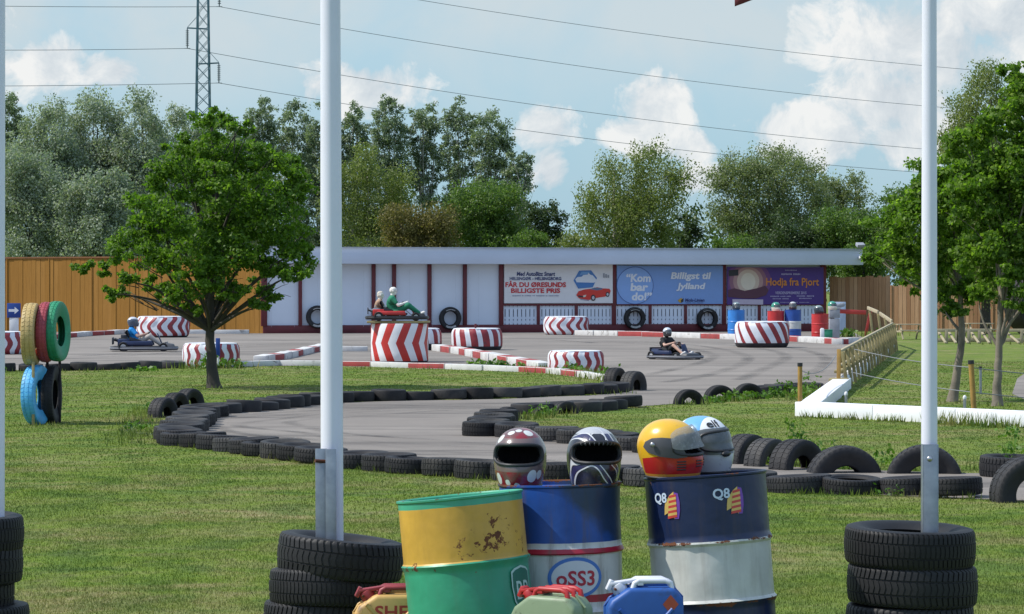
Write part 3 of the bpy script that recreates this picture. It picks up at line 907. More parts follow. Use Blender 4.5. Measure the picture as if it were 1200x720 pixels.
zig_s = lambda t: .30 * math.sin(t * 2 * PI * 1.15 + 1.0)
striped(156, 219, 371, 396, 'striped giant tyre by the orange fence, behind the blue-shirted driver', 15, zig_s, dirty=.06)
striped(210, 278, 402.5, 431, 'striped giant tyre directly behind the trunk of the lone tree', 15, zigzag)
striped(-44, 24, 389, 416, 'striped giant tyre behind the coloured tyre marker at far left', 14, zigzag)
striped(452, 517, 385, 411, 'striped giant tyre mostly hidden behind the chevron drum', 13, lambda t: -.25 * t, dirty=.2)
striped(528, 589, 385, 411, 'striped giant tyre with nearly straight stripes right of the chevron drum', 13, lambda t: -.3 * t * t, dirty=.16)
striped(637, 691, 371, 393, 'striped giant tyre in front of the slatted wall under the white banner', 14, zig_s)
striped(642, 709, 411.5, 438, 'striped giant tyre at the grass tip, white flat top', 15, zigzag)
striped(863, 928, 377, 408, 'biggest striped tyre with slanting stripes, before the drums', 13, lambda t: -1.15 * t, dirty=.13)

# chevron drum carrying the display kart
pc = G(467, 425.5); rad = 34.0 * pc.y / FOC; CH = 46 * pc.y / FOC; CHC = Vector((pc.x, pc.y + rad, 0)); CHR = rad
mb = MB(); n = 11; pitch = 2 * PI / n
prof = [(rad * .96, .0), (rad, .04), (rad, CH * .25), (rad, CH * .5), (rad, CH * .75), (rad, CH * .97), (rad * .985, CH), (rad * .9, CH)]
def fnc(i, j, r, z): return r, z, -abs(z / CH - .5) * -1.0 * pitch * .95 + .62
mb.lathe(prof, n * 8, fn=fnc, mfn=lambda i, j: (1 if (i % 8) < 4 else 0) if j not in (0,) else 2, cap1=False)
mb.lathe([(rad * .9, CH), (.001, CH)], n * 8, mi=0)
M['chev_red'] = mat('chevron_red', (.50, .03, .022), .45, var=.12)
cd = mb.build('chevron_drum', [M['sign_white'], M['chev_red'], M['black_dirty']], None, 0, 40, loc=CHC)
tag(cd, 'tall white drum with red chevrons carrying a kart with two dummies', 'chevron drum')

# ------------------------------------------------------------------ kerbs
def kerb(pts, cols, w=.22, h=.14, seg=1.1, name='kerb', gap=.012):
    pos = resample(pts, seg)
    mb = MB()
    for k, (a, b) in enumerate(zip(pos[:-1], pos[1:])):
        d = (b - a).normalized() * gap
        a2, b2 = Vector((a.x, a.y, 0)) + d, Vector((b.x, b.y, 0)) - d
        c = cols[k % len(cols)]
        mb.bar(a2 + Vector((rnd.uniform(-.02, .02), rnd.uniform(-.02, .02), h / 2 - .01)), b2 + Vector((rnd.uniform(-.02, .02), rnd.uniform(-.02, .02), h / 2 - .01 + rnd.uniform(-.012, .012))), w, h, c)
    o = mb.build(name, [M['kerb_white'], M['kerb_red'], M['white_paint']], None, .012)
    return tag(o, kind='structure')
kerb([G(*p) for p in [(278, 430), (330, 428.5), (420, 429.5), (500, 432), (560, 434), (640, 437), (690, 443), (716, 447)]], [0, 0, 1, 0, 1], .22, .13, 1.35)
kerb([G(*p) for p in [(304, 425), (330, 421), (352, 416), (381, 409)]], [0, 1, 0, 0, 1, 0], .3, .17, 1.6)
kerb([G(*p) for p in [(398, 412), (436, 412)]], [0, 0], .28, .16, .8)
kerb([G(*p) for p in [(512, 411), (540, 415), (570, 421), (605, 428), (640, 434.5)]], [0, 1, 0, 1, 0, 1, 0], .32, .19, 1.8)
kerb([G(*p) for p in [(672, 392.8), (772, 395), (860, 398), (925, 400), (990, 404)]], [0, 0, 1, 1, 0, 0, 1, 0, 0, 1, 1], .35, .20, 1.55)
kerb([G(*p) for p in [(-80, 404), (20, 400), (60, 397.5), (100, 394), (157, 391)]], [1, 0, 0, 1, 1, 0, 0, 1, 1], .35, .18, 1.5)
kerb([G(*p) for p in [(196, 391.5), (306, 391.5)]], [0], .3, .17, 1.6)
kerb([G(*p) for p in [(980, 404), (1004, 402)]], [0, 0], .35, .2, .9)
# ------------------------------------------------------------------ storage building with banners
BY = 101.3 * KD; BX = G(310, HOR + FOC * EYE / BY).x; TH = math.atan(math.tan(R(13.3)) * KD)
cT, sT = math.cos(TH), math.sin(TH)
def fs_(px):
    k = (px - 600) / FOC
    return (k * BY - BX) / (cT - k * sT)
def fz(px, py):
    return EYE - (py - HOR) * (BY + fs_(px) * sT) / FOC
BW = Matrix.Translation((BX, BY, 0)) @ Matrix.Rotation(TH, 4, 'Z')
bld = thing('storage_building', 'long low white building with maroon posts and flat grey roof edge', 'building', (BX, BY, 0), TH)
S_END = fs_(968); S_ROOF = fs_(1004)
ROOF_T, ROOF_B = fz(650, 291.5), fz(650, 310)
mb = MB(); mb.box((S_END / 2, 2.6, ROOF_B / 2), (S_END, 5.0, ROOF_B)); mb.build('wall', M['panel_white'], bld)
mb = MB(); mb.box(((S_ROOF - .25) / 2, 2.3, (ROOF_T + ROOF_B) / 2), (S_ROOF + .25, 6.0, ROOF_T - ROOF_B))
M['fascia'] = mat('fascia_paint', (.54, .60, .71), .55, var=.06, scale=.6, dirt=(.36, .38, .40), dirt_amt=.68, dscale=.5)
rf = mb.build('roof', M['fascia'], bld, .01)
mb = MB()
mb.box((S_ROOF / 2, -.72, ROOF_T + .012), (S_ROOF + .3, .10, .03))
mb.build('trim', mat('roof_trim', (.46, .50, .57), .5), rf)
mb = MB(); mb.box((S_END / 2 + .02, .06, .16), (S_END + .14, .12, .32)); mb.build('plinth', M['maroon'], bld, .01)
for px, w in [(309.5, .24), (352, .13), (438, .15), (462, .15), (503.5, .15), (545, .15), (587.5, .17), (719.5, .17), (848.5, .17), (965, .24)]:
    mb = MB(); mb.box((fs_(px), .03, ROOF_B / 2 + .14), (w, .13, ROOF_B - .30)); mb.build('post', M['maroon'], bld, .008)
zb = fz(720, 357)
for px in (631, 675.5, 762, 803.5, 890, 930):
    mb = MB(); mb.box((fs_(px), .035, zb / 2 + .16), (.12, .11, zb - .34)); mb.build('post', M['maroon'], bld, .008)
mb = MB(); mb.box(((fs_(587.5) + S_END) / 2, .03, zb + .0), (S_END - fs_(587.5), .10, .09)); mb.build('rail', M['maroon'], bld, .006)
M['gap'] = mat('slat_gap', (.10, .11, .14), .9, var=.3)
def slats(p0, p1):
    a, b = fs_(p0), fs_(p1); n = max(3, round((b - a) / .165)); st = (b - a) / n
    mb = MB(); mb.box(((a + b) / 2, .09, zb / 2 + .1), (b - a, .02, zb - .2), mi=1)
    for k in range(n):
        mb.box((a + st * (k + .5), .062 + rnd.uniform(-.004, .004), zb / 2 + .13 + rnd.uniform(-.01, .01)), (st * .78, .022, zb - .32))
    mb.box(((a + b) / 2, .075, zb * .52), (b - a, .02, .10)); mb.box(((a + b) / 2, .075, zb - .13), (b - a, .02, .12)); mb.box(((a + b) / 2, .075, .42), (b - a, .02, .12))
    mb.build('slat_panel', [M['panel_white'], M['gap']], bld, 0)
xs = [587.5, 631, 675.5, 719.5, 762, 803.5, 848.5, 890, 930, 965]
for a, b in zip(xs[:-1], xs[1:]): slats(a, b)
mb = MB()
for k in range(10):
    mb.box((fs_(318 + k * 27), -.002, ROOF_B / 2), (.006, .006, ROOF_B - .5))
mb.build('panel_seam', mat('seam', (.60, .65, .72), .6), bld)
# lamp on the roof corner
mb = MB(); mb.tube([(fs_(1000), -.75, ROOF_T), (fs_(1000), -.75, ROOF_T + .14)], .025, 8); mb.box((fs_(999), -.86, ROOF_T + .18), (.34, .26, .13), (R(25), 0, 0))
mb.build('floodlight', M['grey_plastic'], bld, .02)
mb = MB(); mb.box((fs_(1000), -.82, ROOF_T - .34), (.16, .2, .13), (R(-20), 0, 0)); mb.build('camera_housing', M['sign_white'], bld, .02)

def lift(o, kz=None):
    return o
def face(name, flat, m, parent, s, z, off):
    vs, fs = flat
    mb = MB(); mb.add([(s + x, -off, z + y) for x, y in vs], fs)
    return mb.build(name, m, parent)
def banner(p0, p1, t0, b0, label, m, sag=.05):
    s0, s1 = fs_(p0), fs_(p1); zt, zbm = fz((p0 + p1) / 2, t0), fz((p0 + p1) / 2, b0)
    root = thing('banner', label, 'banner', BW @ Vector(((s0 + s1) / 2, 0, 0)), TH, 'advertising banners on the building')
    w = s1 - s0
    mb = MB(); nu, nv = 28, 8; vs = []
    for i in range(nu + 1):
        for j in range(nv + 1):
            u, v = i / nu, j / nv
            vs.append((-w / 2 + w * u, -.058 - .010 * math.sin(u * 9 + v) * math.sin(v * PI), zbm + (zt - zbm - (sag * 4 * u * (1 - u) if True else 0)) * v))
    k = nv + 1
    fr = [(i * k + j, (i + 1) * k + j, (i + 1) * k + j + 1, i * k + j + 1) for i in range(nu) for j in range(nv)]
    mb.add(vs, fr)
    n0 = len(vs)
    mb.add([(x, y + .012, z) for x, y, z in vs], [tuple(reversed(f)) for f in fr])
    mb.build('sheet', m, root)
    def place(px, py):
        return fs_(px) - (s0 + s1) / 2, fz(px, py)
    return root, place, w, (zt, zbm)
PXM = lambda px: (BY + fs_(px) * sT) / FOC     # metres per photo pixel there
def ink(name, col, rough=.6):
    return mat('ink_' + name, col, rough, var=.04)
def bars(root, place, m, px, py, wpx, hpx, words, seed=0):
    """illegibly small print as broken dashes"""
    rg = random.Random(seed); mb = MB(); x, z = place(px, py); k = PXM(px)
    x -= wpx * k / 2; left = wpx * k
    tot = sum(words) + len(words) - 1
    for wd in words:
        L = left * wd / tot
        nn = max(1, wd)
        for q in range(nn):
            lw = L / nn
            mb.box((x + lw * (q + .5), -.076, z + rg.uniform(0, .1) * hpx * k), (lw * .62, .003, hpx * k * rg.uniform(.6, 1)))
        x += L + left / tot
    return mb.build('small_print', m, root)
def word(root, place, s, m, px, py, wpx, hpx=None, bold=.02, shear=0, off=.076):
    x, z = place(px, py); k = PXM(px)
    t = text2d(s, 1, bold, shear, wpx * k, height=hpx * k if hpx else None)
    return face('lettering', t, m, root, x, z, off)

# white ferry banner
rt, pl, w, zz = banner(590.5, 717.5, 309.5, 355.5, 'white banner with red Danish slogan, blue hexagon and red sports car', ink('banner_white', (.74, .72, .72)))
ib, ir = ink('dark_blue', (.035, .05, .17)), ink('red', (.56, .03, .035))
word(rt, pl, 'Med AutoBizz Smart', ib, 627.5, 321.2, 47, 5.0, .03, .15)
word(rt, pl, 'HELSINGØR - HELSINGBORG', ib, 627, 326.7, 63, 3.9, .03)
word(rt, pl, 'FÅR DU ØRESUNDS', ir, 627.3, 333, 74, 7.6, .035)
word(rt, pl, 'BILLIGSTE PRIS', ir, 627.2, 340.8, 60, 5.6, .035)
bars(rt, pl, ink('grey_blue', (.30, .32, .42)), 627, 346.8, 57, 1.5, [9, 2, 7, 3, 9, 2, 11], 3)
def flat_px(root, place, name, pts, m, off):
    q = [place(*p) for p in pts]
    vs, fs = poly2d(q); mb = MB(); mb.add([(x, -off, z) for x, z in vs], fs)
    return mb.build(name, m, root)
flat_px(rt, pl, 'emblem', [(671.5, 329), (678, 317.5), (692, 317), (699, 326), (694, 337), (677, 338.5)], ink('ferry_blue', (.07, .20, .47)), .077)
flat_px(rt, pl, 'ferry', [(673.5, 327.5), (676, 325), (681, 324.5), (683, 322.5), (688, 322), (689, 320), (691, 322), (694, 323), (700, 330), (695, 331.5), (675, 331)], ink('ferry_white', (.70, .72, .76)), .079)
flat_px(rt, pl, 'sky_patch', [(678.5, 323), (681, 318.5), (691, 318.5), (688, 321.5), (683, 322)], ink('ferry_sky', (.16, .34, .62)), .0785)
car = flat_px(rt, pl, 'car_picture', [(674.5, 346), (677.5, 341.5), (684, 339.5), (692, 338.5), (699, 336.8), (706, 338.2), (713.5, 338.5), (715, 341), (713.5, 345.5), (708, 347.8), (697, 349.5), (689, 351.8), (678, 349.8)], ink('car_red', (.62, .045, .03)), .080)
flat_px(rt, pl, 'car_window', [(690, 339.2), (696, 337.2), (704, 337.6), (706, 339.2), (699, 340.6)], ink('car_glass', (.12, .17, .27)), .082)
flat_px(rt, pl, 'car_grille', [(676.5, 346.2), (683, 347.2), (683, 349), (677, 348.3)], ink('car_black', (.03, .03, .035)), .082)
flat_px(rt, pl, 'car_light', [(682.5, 346.6), (686.5, 345.6), (685.5, 348), (683, 348.6)], ink('car_lamp', (.66, .62, .5)), .083)
for cx_, cy_, r_ in ((694.5, 349.2, 3.7), (711.3, 345.2, 2.9)):
    flat_px(rt, pl, 'car_wheel', [(cx_ + r_ * .78 * math.cos(a), cy_ + r_ * math.sin(a)) for a in [2 * PI * i / 18 for i in range(18)]], ink('car_black', (.03, .03, .035)), .083)
    flat_px(rt, pl, 'car_rim', [(cx_ + r_ * .42 * math.cos(a), cy_ + r_ * .58 * math.sin(a)) for a in [2 * PI * i / 14 for i in range(14)]], ink('car_rim', (.5, .5, .52)), .084)
flat_px(rt, pl, 'car_shadow', [(679, 350.2), (689, 352), (690, 353), (680, 351.4)], ink('grey_blue', (.30, .32, .42)), .079)
for q in range(3):
    flat_px(rt, pl, 'small_mark', [(706 + q * 2.6, 320.5 + q), (708 + q * 2.6, 320.5 + q), (708 + q * 2.6, 326), (706 + q * 2.6, 325.5)], ink('mark_grey', (.32, .33, .36)), .078)

# blue banner
rt, pl, w, zz = banner(722.5, 846.5, 311.5, 356.5, 'pale blue banner with a round quote and white slogan beside it', ink('banner_blue', (.20, .34, .66)), .02)
iw = ink('white', (.74, .75, .79))
cc = [(743.5 + 21.6 * math.cos(2 * PI * i / 48), 334.8 + 22.0 * math.sin(2 * PI * i / 48)) for i in range(48)]
flat_px(rt, pl, 'roundel_rim', cc, ink('rim_blue', (.03, .07, .26)), .076)
flat_px(rt, pl, 'roundel', [(743.5 + (x - 743.5) * .972, 334.8 + (y - 334.8) * .972) for x, y in cc], ink('roundel_blue', (.24, .40, .74)), .078)
word(rt, pl, '“Kom', iw, 749.5 - 2, 325.8, 30, 10, .035, .08, .080)
word(rt, pl, 'bar', iw, 748.5, 336.6, 22, 9.4, .04, .08, .080)
word(rt, pl, 'do!”', iw, 751.5, 347.6, 25, 9.6, .04, .08, .080)
word(rt, pl, 'Billigst til', iw, 809, 324.5, 50, 10.4, .035, .15)
word(rt, pl, 'Jylland', iw, 809, 336.5, 36, 9.6, .035, .15)
flat_px(rt, pl, 'emblem', [(793.5, 352.3), (797.5, 349.2), (800.5, 352), (796.5, 355.2)], ink('amber', (.55, .33, .04)), .078)
flat_px(rt, pl, 'emblem', [(797, 352), (800.5, 349.5), (800, 353.6), (797.5, 355)], ink('car_black', (.03, .03, .035)), .079)
word(rt, pl, 'Mols-Linien', ib, 813.5, 351.9, 24, 4.0, .03, .12)
bars(rt, pl, ib, 813, 355.2, 22, .8, [5, 3, 6], 5)

# purple banner
rt, pl, w, zz = banner(851.5, 964.5, 313, 357, 'purple banner with orange fairy-tale lettering and pale glow', ink('banner_purple', (.075, .035, .215)), .02)
ioy = ink('orange', (.66, .24, .035)); ilil = ink('lilac', (.45, .40, .60))
def bez(pts): return pts
flat_px(rt, pl, 'picture_ground', [(852.5, 340), (860, 338), (872, 341), (886, 338), (896, 335), (900, 340), (897, 346), (885, 350), (870, 350), (852.5, 348)], ink('dusk_brown', (.10, .035, .06)), .080)
for kk, (rx, ry, c) in enumerate([(27, 24, (.16, .06, .20)), (22, 20.5, (.26, .12, .17)), (17.5, 17, (.42, .25, .24)), (13, 14, (.60, .47, .38)), (8.5, 10, (.70, .62, .50))]):
    pts = [(876 + rx * math.cos(a), max(313.6, min(341.5, 330 + ry * math.sin(a)))) for a in [2 * PI * i / 36 for i in range(36)]]
    pts = [(max(852.2, x), y) for x, y in pts]
    flat_px(rt, pl, 'glow_patch', pts, ink('glow%d' % kk, c), .0752 + kk * .0006)
flat_px(rt, pl, 'logo_plate', [(853, 317), (864.5, 316), (864.5, 323), (853, 324)], ink('car_black', (.03, .03, .035)), .080)
bars(rt, pl, iw, 858.8, 319.8, 9, 2, [5], 6)
flat_px(rt, pl, 'sticker', [(857.5, 350.8), (893.5, 351.2), (893.5, 357.2), (857.5, 356.8)], ink('sticker', (.52, .45, .56)), .083)
bars(rt, pl, ink('sticker_ink', (.25, .2, .3)), 870, 353.6, 22, 1.1, [9, 6], 8)
word(rt, pl, 'Hodja fra Pjort', ioy, 928, 331.8, 66, 12, .018, 0, .084)
word(rt, pl, 'VERDENSPREMIERE 2015', ilil, 926, 343.4, 39, 3.2, .02)
bars(rt, pl, ilil, 926, 321.6, 24, 2.2, [9, 6], 9); bars(rt, pl, ilil, 926, 317.0, 15, 1.2, [10], 10)
bars(rt, pl, ilil, 914, 347.6, 26, 1.6, [10, 6, 5], 11); bars(rt, pl, ilil, 943, 347.2, 22, 1.6, [7, 6], 12)
bars(rt, pl, ilil, 914, 350.4, 20, 1.4, [8, 6], 13); bars(rt, pl, ilil, 943, 350, 16, 1.4, [10], 14); bars(rt, pl, ilil, 926, 354.6, 46, .9, [5, 7, 6, 8], 15)

# truck tyres hung on the wall
for px, py, lab in [(371, 371.5, 'black tyre hung on the white wall beside the left flagpole'), (526.5, 373, 'black tyre hung on the white wall right of the chevron drum'), (742.5, 373, 'black tyre hung on the slats under the round quote'), (827.5, 374, 'black tyre hung on the slats behind the black-shirted driver')]:
    k = PXM(px)
    if 'tm' not in globals():
        tm = tyre_mesh('hung_tyre', M['tyre'], 13.4 * k, .24, .60, 96, seed=5)
    M['chalk'] = mat('chalk_letter', (.45, .45, .44), .6)
    s, z = fs_(px), fz(px, py)
    o = obj('hung_tyre', tm, BW @ Vector((s, -.14, z)), (R(90), 0, TH)); tag(o, lab, 'tyre', 'tyres hung on the building wall')
    for a0_ in (PI * .5, -PI * .5):
        mb = MB()
        for q in range(9):
            a = a0_ + (q - 4) * .125; c_, s_ = math.cos(a), math.sin(a); r_ = 13.4 * k * .80
            mb.box((r_ * c_, r_ * s_, .119), (.075, .03 + .015 * ((q * 7) % 3), .006), (0, 0, a))
        mb.build('lettering', M['chalk'], o)


# ------------------------------------------------------------------ plank fences
def plank_fence(name, label, a, b, h, bw, gap, m, jitter, rail=True, dog=False):
    a = Vector(a); b = Vector(b); L = (b - a).length; ang = math.atan2(b.y - a.y, b.x - a.x)
    root = thing(name, label, 'fence', a, ang)
    n = int(L / (bw + gap)); st = L / n
    for part in range(0, n, 12):
        mb = MB()
        for k in range(part, min(n, part + 12)):
            hh = h + rnd.uniform(-jitter, jitter)
            mb.box((st * (k + .5), rnd.uniform(-.012, .012), hh / 2), (st - gap, .025, hh))
        mb.build('board_panel', m, root)
    mb = MB()
    for z in (h * .12, h * .86):
        mb.box((L / 2, .05, z), (L, .05, .09))
    mb.box((L / 2, .032, h * .5), (L, .005, h * .96), mi=1)
    mb.build('rail', [m, M['gap']], root)
    if rail:
        mb = MB(); mb.box((L / 2, 0, h + .03), (L, .12, .06)); mb.build('cap_board', M['cap_brown'], root)
    k = 0.0
    while k < L:
        mb = MB(); mb.box((k + .06, -.03, h / 2), (.035, .04, h)); mb.build('post', m, root); k += 2.1
    return root
def wood_mat(name, cols, sc=(2.0, 2.0, .15), dirt=None):
    m, nt, b = new_mat(name)
    g = N(nt, 'ShaderNodeNewGeometry'); co = coords(nt)
    mp = N(nt, 'ShaderNodeMapping'); mp.inputs['Scale'].default_value = sc; nt.links.new(co, mp.inputs[0])
    n1 = noise(nt, 9, 6, .65, mp.outputs[0])
    r1 = ramp(nt, g.outputs['Random Per Island'], [(0, cols[0]), (.5, cols[1]), (1, cols[2])])
    c = mixc(nt, ramp(nt, n1.outputs[0], [(.3, (.4,) * 3), (.65, (0, 0, 0))]).outputs[0], r1.outputs[0], tuple(c * .55 for c in cols[0]))
    nt.links.new(c, b.inputs['Base Color']); b.inputs['Roughness'].default_value = .8; b.inputs['Specular IOR Level'].default_value = .2
    add_bump(nt, b, n1.outputs[0], .3, .01)
    return m
M['plank_orange'] = wood_mat('plank_orange', [(.30, .145, .028), (.325, .16, .033), (.35, .175, .04)])
M['plank_brown'] = wood_mat('plank_brown', [(.30, .155, .08), (.42, .235, .125), (.54, .33, .19)])
M['cap_brown'] = mat('cap_brown', (.20, .085, .03), .8)
plank_fence('plank_fence', 'tall orange-brown plank fence left of the white building', (G(-90, 388).x, 107.6 * KD, 0), (BX - .02, BY + .12, 0), 3.02, .21, .008, M['plank_orange'], .006)
plank_fence('plank_fence', 'brown weathered plank fence just right of the building, taller stretch', (P(972, 390, 107.5 * KD).x, 107.5 * KD, 0), (P(1043, 390, 106.5 * KD).x, 106.5 * KD, 0), 2.28, .16, .01, M['plank_brown'], .05, False)
plank_fence('plank_fence', 'lower brown plank fence behind the two-stemmed trees', (P(1043, 390, 106.2 * KD).x, 106.2 * KD, 0), (P(1290, 390, 104 * KD).x, 104 * KD, 0), 1.92, .16, .012, M['plank_brown'], .05, False)
# giant black wheel beyond the right trees
pw = P(1203, 360, 95 * KD)
me = tyre_mesh('giant_tyre', M['tyre'], 1.32, .9, .42, 60, tread=4, depth=.05, seed=9)
o = obj('giant_tyre', me, (pw.x + .35, 95 * KD, 1.30), Euler((R(90), 0, R(35)), 'XYZ')); tag(o, 'giant black tyre standing on edge at the right picture edge', 'giant tyre')
# ------------------------------------------------------------------ oil drums
def drum_paint(name, bands, rust=.5, rz=(0, 1), rscale=9.0, patch=None, streak=.4, stain=None):
    """bands: [(height, colour)...] from the bottom; chipped paint over rust"""
    m, nt, b = new_mat(name)
    co = coords(nt); sp = N(nt, 'ShaderNodeSeparateXYZ'); nt.links.new(co, sp.inputs[0]); z = sp.outputs[2]
    n0 = noise(nt, 12, 4, .6, co)
    zz = math_n(nt, 'ADD', z, math_n(nt, 'MULTIPLY', math_n(nt, 'SUBTRACT', n0.outputs[0], .5), .006))
    r = N(nt, 'ShaderNodeValToRGB'); r.color_ramp.interpolation = 'CONSTANT'
    e = r.color_ramp.elements
    while len(e) < len(bands): e.new(.5)
    for i, (h, c) in enumerate(bands):
        e[i].position = max(0, h); e[i].color = rgba(c)
    nt.links.new(zz, r.inputs[0])
    n1 = noise(nt, 3.5, 6, .6, co)
    c = mixc(nt, 1.0, r.outputs[0], ramp(nt, n1.outputs[0], [(.3, (.78,) * 3), (.7, (1.12,) * 3)]).outputs[0], 'MULTIPLY')
    # grime running down
    mp = N(nt, 'ShaderNodeMapping'); mp.inputs['Scale'].default_value = (9, 9, .9); nt.links.new(co, mp.inputs[0])
    n4 = noise(nt, 1.6, 6, .7, mp.outputs[0])
    c = mixc(nt, math_n(nt, 'MULTIPLY', ramp(nt, n4.outputs[0], [(.5, (0, 0, 0)), (.75, (1, 1, 1))]).outputs[0], streak), c, (.10, .07, .045))
    if stain:
        nz_ = noise(nt, 4, 5, .6, co)
        sv = math_n(nt, 'ADD', math_n(nt, 'ADD', sp.outputs[0], math_n(nt, 'MULTIPLY', math_n(nt, 'SUBTRACT', z, .74), .9)), math_n(nt, 'MULTIPLY', math_n(nt, 'SUBTRACT', nz_.outputs[0], .5), .25))
        ff = math_n(nt, 'MULTIPLY', ramp(nt, sv, [(.10, (0, 0, 0)), (.17, (.8,) * 3)]).outputs[0], math_n(nt, 'GREATER_THAN', z, .615))
        c = mixc(nt, ff, c, stain)
    # rust flakes gather near the hoops and in a patch
    n2 = noise(nt, rscale, 9, .72, co, .3); n3 = noise(nt, rscale * .28, 3, .5, co)
    band = None
    for hz, wd, k in RUST_BANDS[name]:
        d = math_n(nt, 'ABSOLUTE', math_n(nt, 'SUBTRACT', z, hz))
        f = math_n(nt, 'MULTIPLY', math_n(nt, 'MAXIMUM', math_n(nt, 'SUBTRACT', 1.0, math_n(nt, 'DIVIDE', d, wd)), 0.0), k)
        band = f if band is None else math_n(nt, 'MAXIMUM', band, f)
    if patch:
        px_, pz_, rx_, rz_, k = patch
        a = math_n(nt, 'DIVIDE', math_n(nt, 'SUBTRACT', sp.outputs[0], px_), rx_); bb = math_n(nt, 'DIVIDE', math_n(nt, 'SUBTRACT', z, pz_), rz_)
        d = math_n(nt, 'SQRT', math_n(nt, 'ADD', math_n(nt, 'MULTIPLY', a, a), math_n(nt, 'MULTIPLY', bb, bb)))
        f = math_n(nt, 'MULTIPLY', math_n(nt, 'MAXIMUM', math_n(nt, 'SUBTRACT', 1.0, d), 0.0), k)
        band = math_n(nt, 'MAXIMUM', band, f)
    s = math_n(nt, 'ADD', math_n(nt, 'ADD', n2.outputs[0], math_n(nt, 'MULTIPLY', math_n(nt, 'SUBTRACT', n3.outputs[0], .5), .5)), band)
    f = ramp(nt, s, [(.78 - .12 * rust, (0, 0, 0)), (.795 - .12 * rust, (1, 1, 1))]).outputs[0]
    c = mixc(nt, f, c, mixc(nt, n0.outputs[0], (.045, .015, .008), (.20, .07, .025)))
    nt.links.new(c, b.inputs['Base Color'])
    nt.links.new(mixc(nt, f, (.38, .38, .38), (.9, .9, .9)), b.inputs['Roughness'])
    bp = N(nt, 'ShaderNodeBump'); bp.inputs['Strength'].default_value = .35; bp.inputs['Distance'].default_value = .02
    hb = math_n(nt, 'SUBTRACT', noise(nt, 5, 3, .5, co).outputs[0], math_n(nt, 'MULTIPLY', f, .06))
    nt.links.new(hb, bp.inputs['Height']); nt.links.new(bp.outputs[0], b.inputs['Normal'])
    return m

def drum_mesh(name, m, hoops, rad=.29, h=.885, dents=(), ns=96):
    prof = [(rad * .93, .018), (rad * .985, .016), (rad * 1.012, .006), (rad * 1.02, .0), (rad * 1.02, .014), (rad * 1.0, .024), (rad, .05)]
    zs = list(np.linspace(.06, h - .04, 60))
    for z in zs:
        r = rad
        for hz in hoops:
            d = abs(z - hz)
            r += .014 * math.exp(-(d / .011) ** 2)
        prof.append((r, z))
    prof += [(rad, h - .03), (rad * 1.0, h - .014), (rad * 1.022, h - .008), (rad * 1.024, h), (rad * 1.005, h + .002), (rad * .985, h - .004), (rad * .975, h - .022), (rad * .6, h - .022), (.002, h - .022)]
    def fn(i, j, r, z):
        a = 2 * PI * i / ns
        for da, dz, wa, wz, dep in dents:
            u = (a - da + PI) % (2 * PI) - PI
            r -= dep * math.exp(-(u / wa) ** 2 - ((z - dz) / wz) ** 2) if r > rad * .97 else 0
        return r, z, 0
    mb = MB(); mb.lathe(prof, ns, fn=fn)
    mb.lathe([(rad * .93, .018), (.002, .018)], ns)
    mb.tube([(rad * .62, .0, h - .022), (rad * .62, .0, h - .008)], .034, 14); mb.tube([(-rad * .66, .05, h - .022), (-rad * .66, .05, h - .010)], .017, 12)
    return mb.mesh(name, m, 0, 32)
A0 = 3 * PI / 2   # angle of the side that faces the viewer
RUST_BANDS = {'drum_yellow_green': [(.575, .05, .13), (.885, .02, .12)], 'drum_blue_white': [(.885, .028, .26), (.57, .02, .12), (.60, .07, .10)], 'drum_navy_white': [(.57, .016, .22), (.278, .018, .24), (.885, .012, .10)]}
M['d1'] = drum_paint('drum_yellow_green', [(0, (.035, .30, .17)), (.585, (.56, .33, .05)), (.842, (.055, .34, .21))], .52, rscale=24, patch=(.12, .67, .34, .22, .20), streak=.16)
M['d2'] = drum_paint('drum_blue_white', [(0, (.012, .06, .27)), (.24, (.62, .62, .62)), (.33, (.40, .015, .04)), (.365, (.62, .62, .62)), (.555, (.40, .015, .04)), (.585, (.60, .60, .60)), (.612, (.014, .075, .33))], .45, rscale=12, streak=.75, stain=(.022, .035, .045))
M['d3'] = drum_paint('drum_navy_white', [(0, (.008, .016, .055)), (.285, (.56, .57, .53)), (.572, (.007, .018, .065))], .56, rscale=13, streak=.32)

def place_drum(cx_px, top_mid, wpx, tilt, m, hoops, label, dents, fwd=0.0, hh=.885):
    y = .585 * FOC / wpx
    root = thing('oil_drum', label, 'oil drum', (0, 0, 0), group='painted oil drums in front of the lawn')
    rot = Euler((fwd, -tilt, 0), 'XYZ')
    Mx = rot.to_matrix()
    topc = P(cx_px, top_mid, y)
    base = topc - Mx @ Vector((0, 0, hh))
    root.location = base; root.rotation_euler = rot
    o = obj('shell', drum_mesh('shell', m, hoops, h=hh, dents=dents), parent=root)
    return root, base, Mx
d1, b1, m1 = place_drum(538.5, 581, 147, R(5.6), M['d1'], [.575, .285], 'leaning oil drum with flaking yellow top half and green bottom half', [(A0 + .4, .5, .5, .12, .006)], fwd=R(-2.2))
d2, b2, m2 = place_drum(656, 566, 143, R(1.2), M['d2'], [.57, .285], 'blue and white oil drum with red hoops, two helmets on its lid', [(A0 + 1.0, .76, .45, .10, .018), (A0 + .8, .45, .15, .15, .008), (A0 - .2, .70, .12, .12, .006)], fwd=R(-.8))
d3, b3, m3 = place_drum(826, 555.5, 143, R(4.0), M['d3'], [.57, .282], 'navy and white oil drum with two small numbered sail emblems', [(A0 - .7, .44, .22, .13, .014), (A0 - .3, .48, .10, .10, .006)], fwd=R(-2.0))

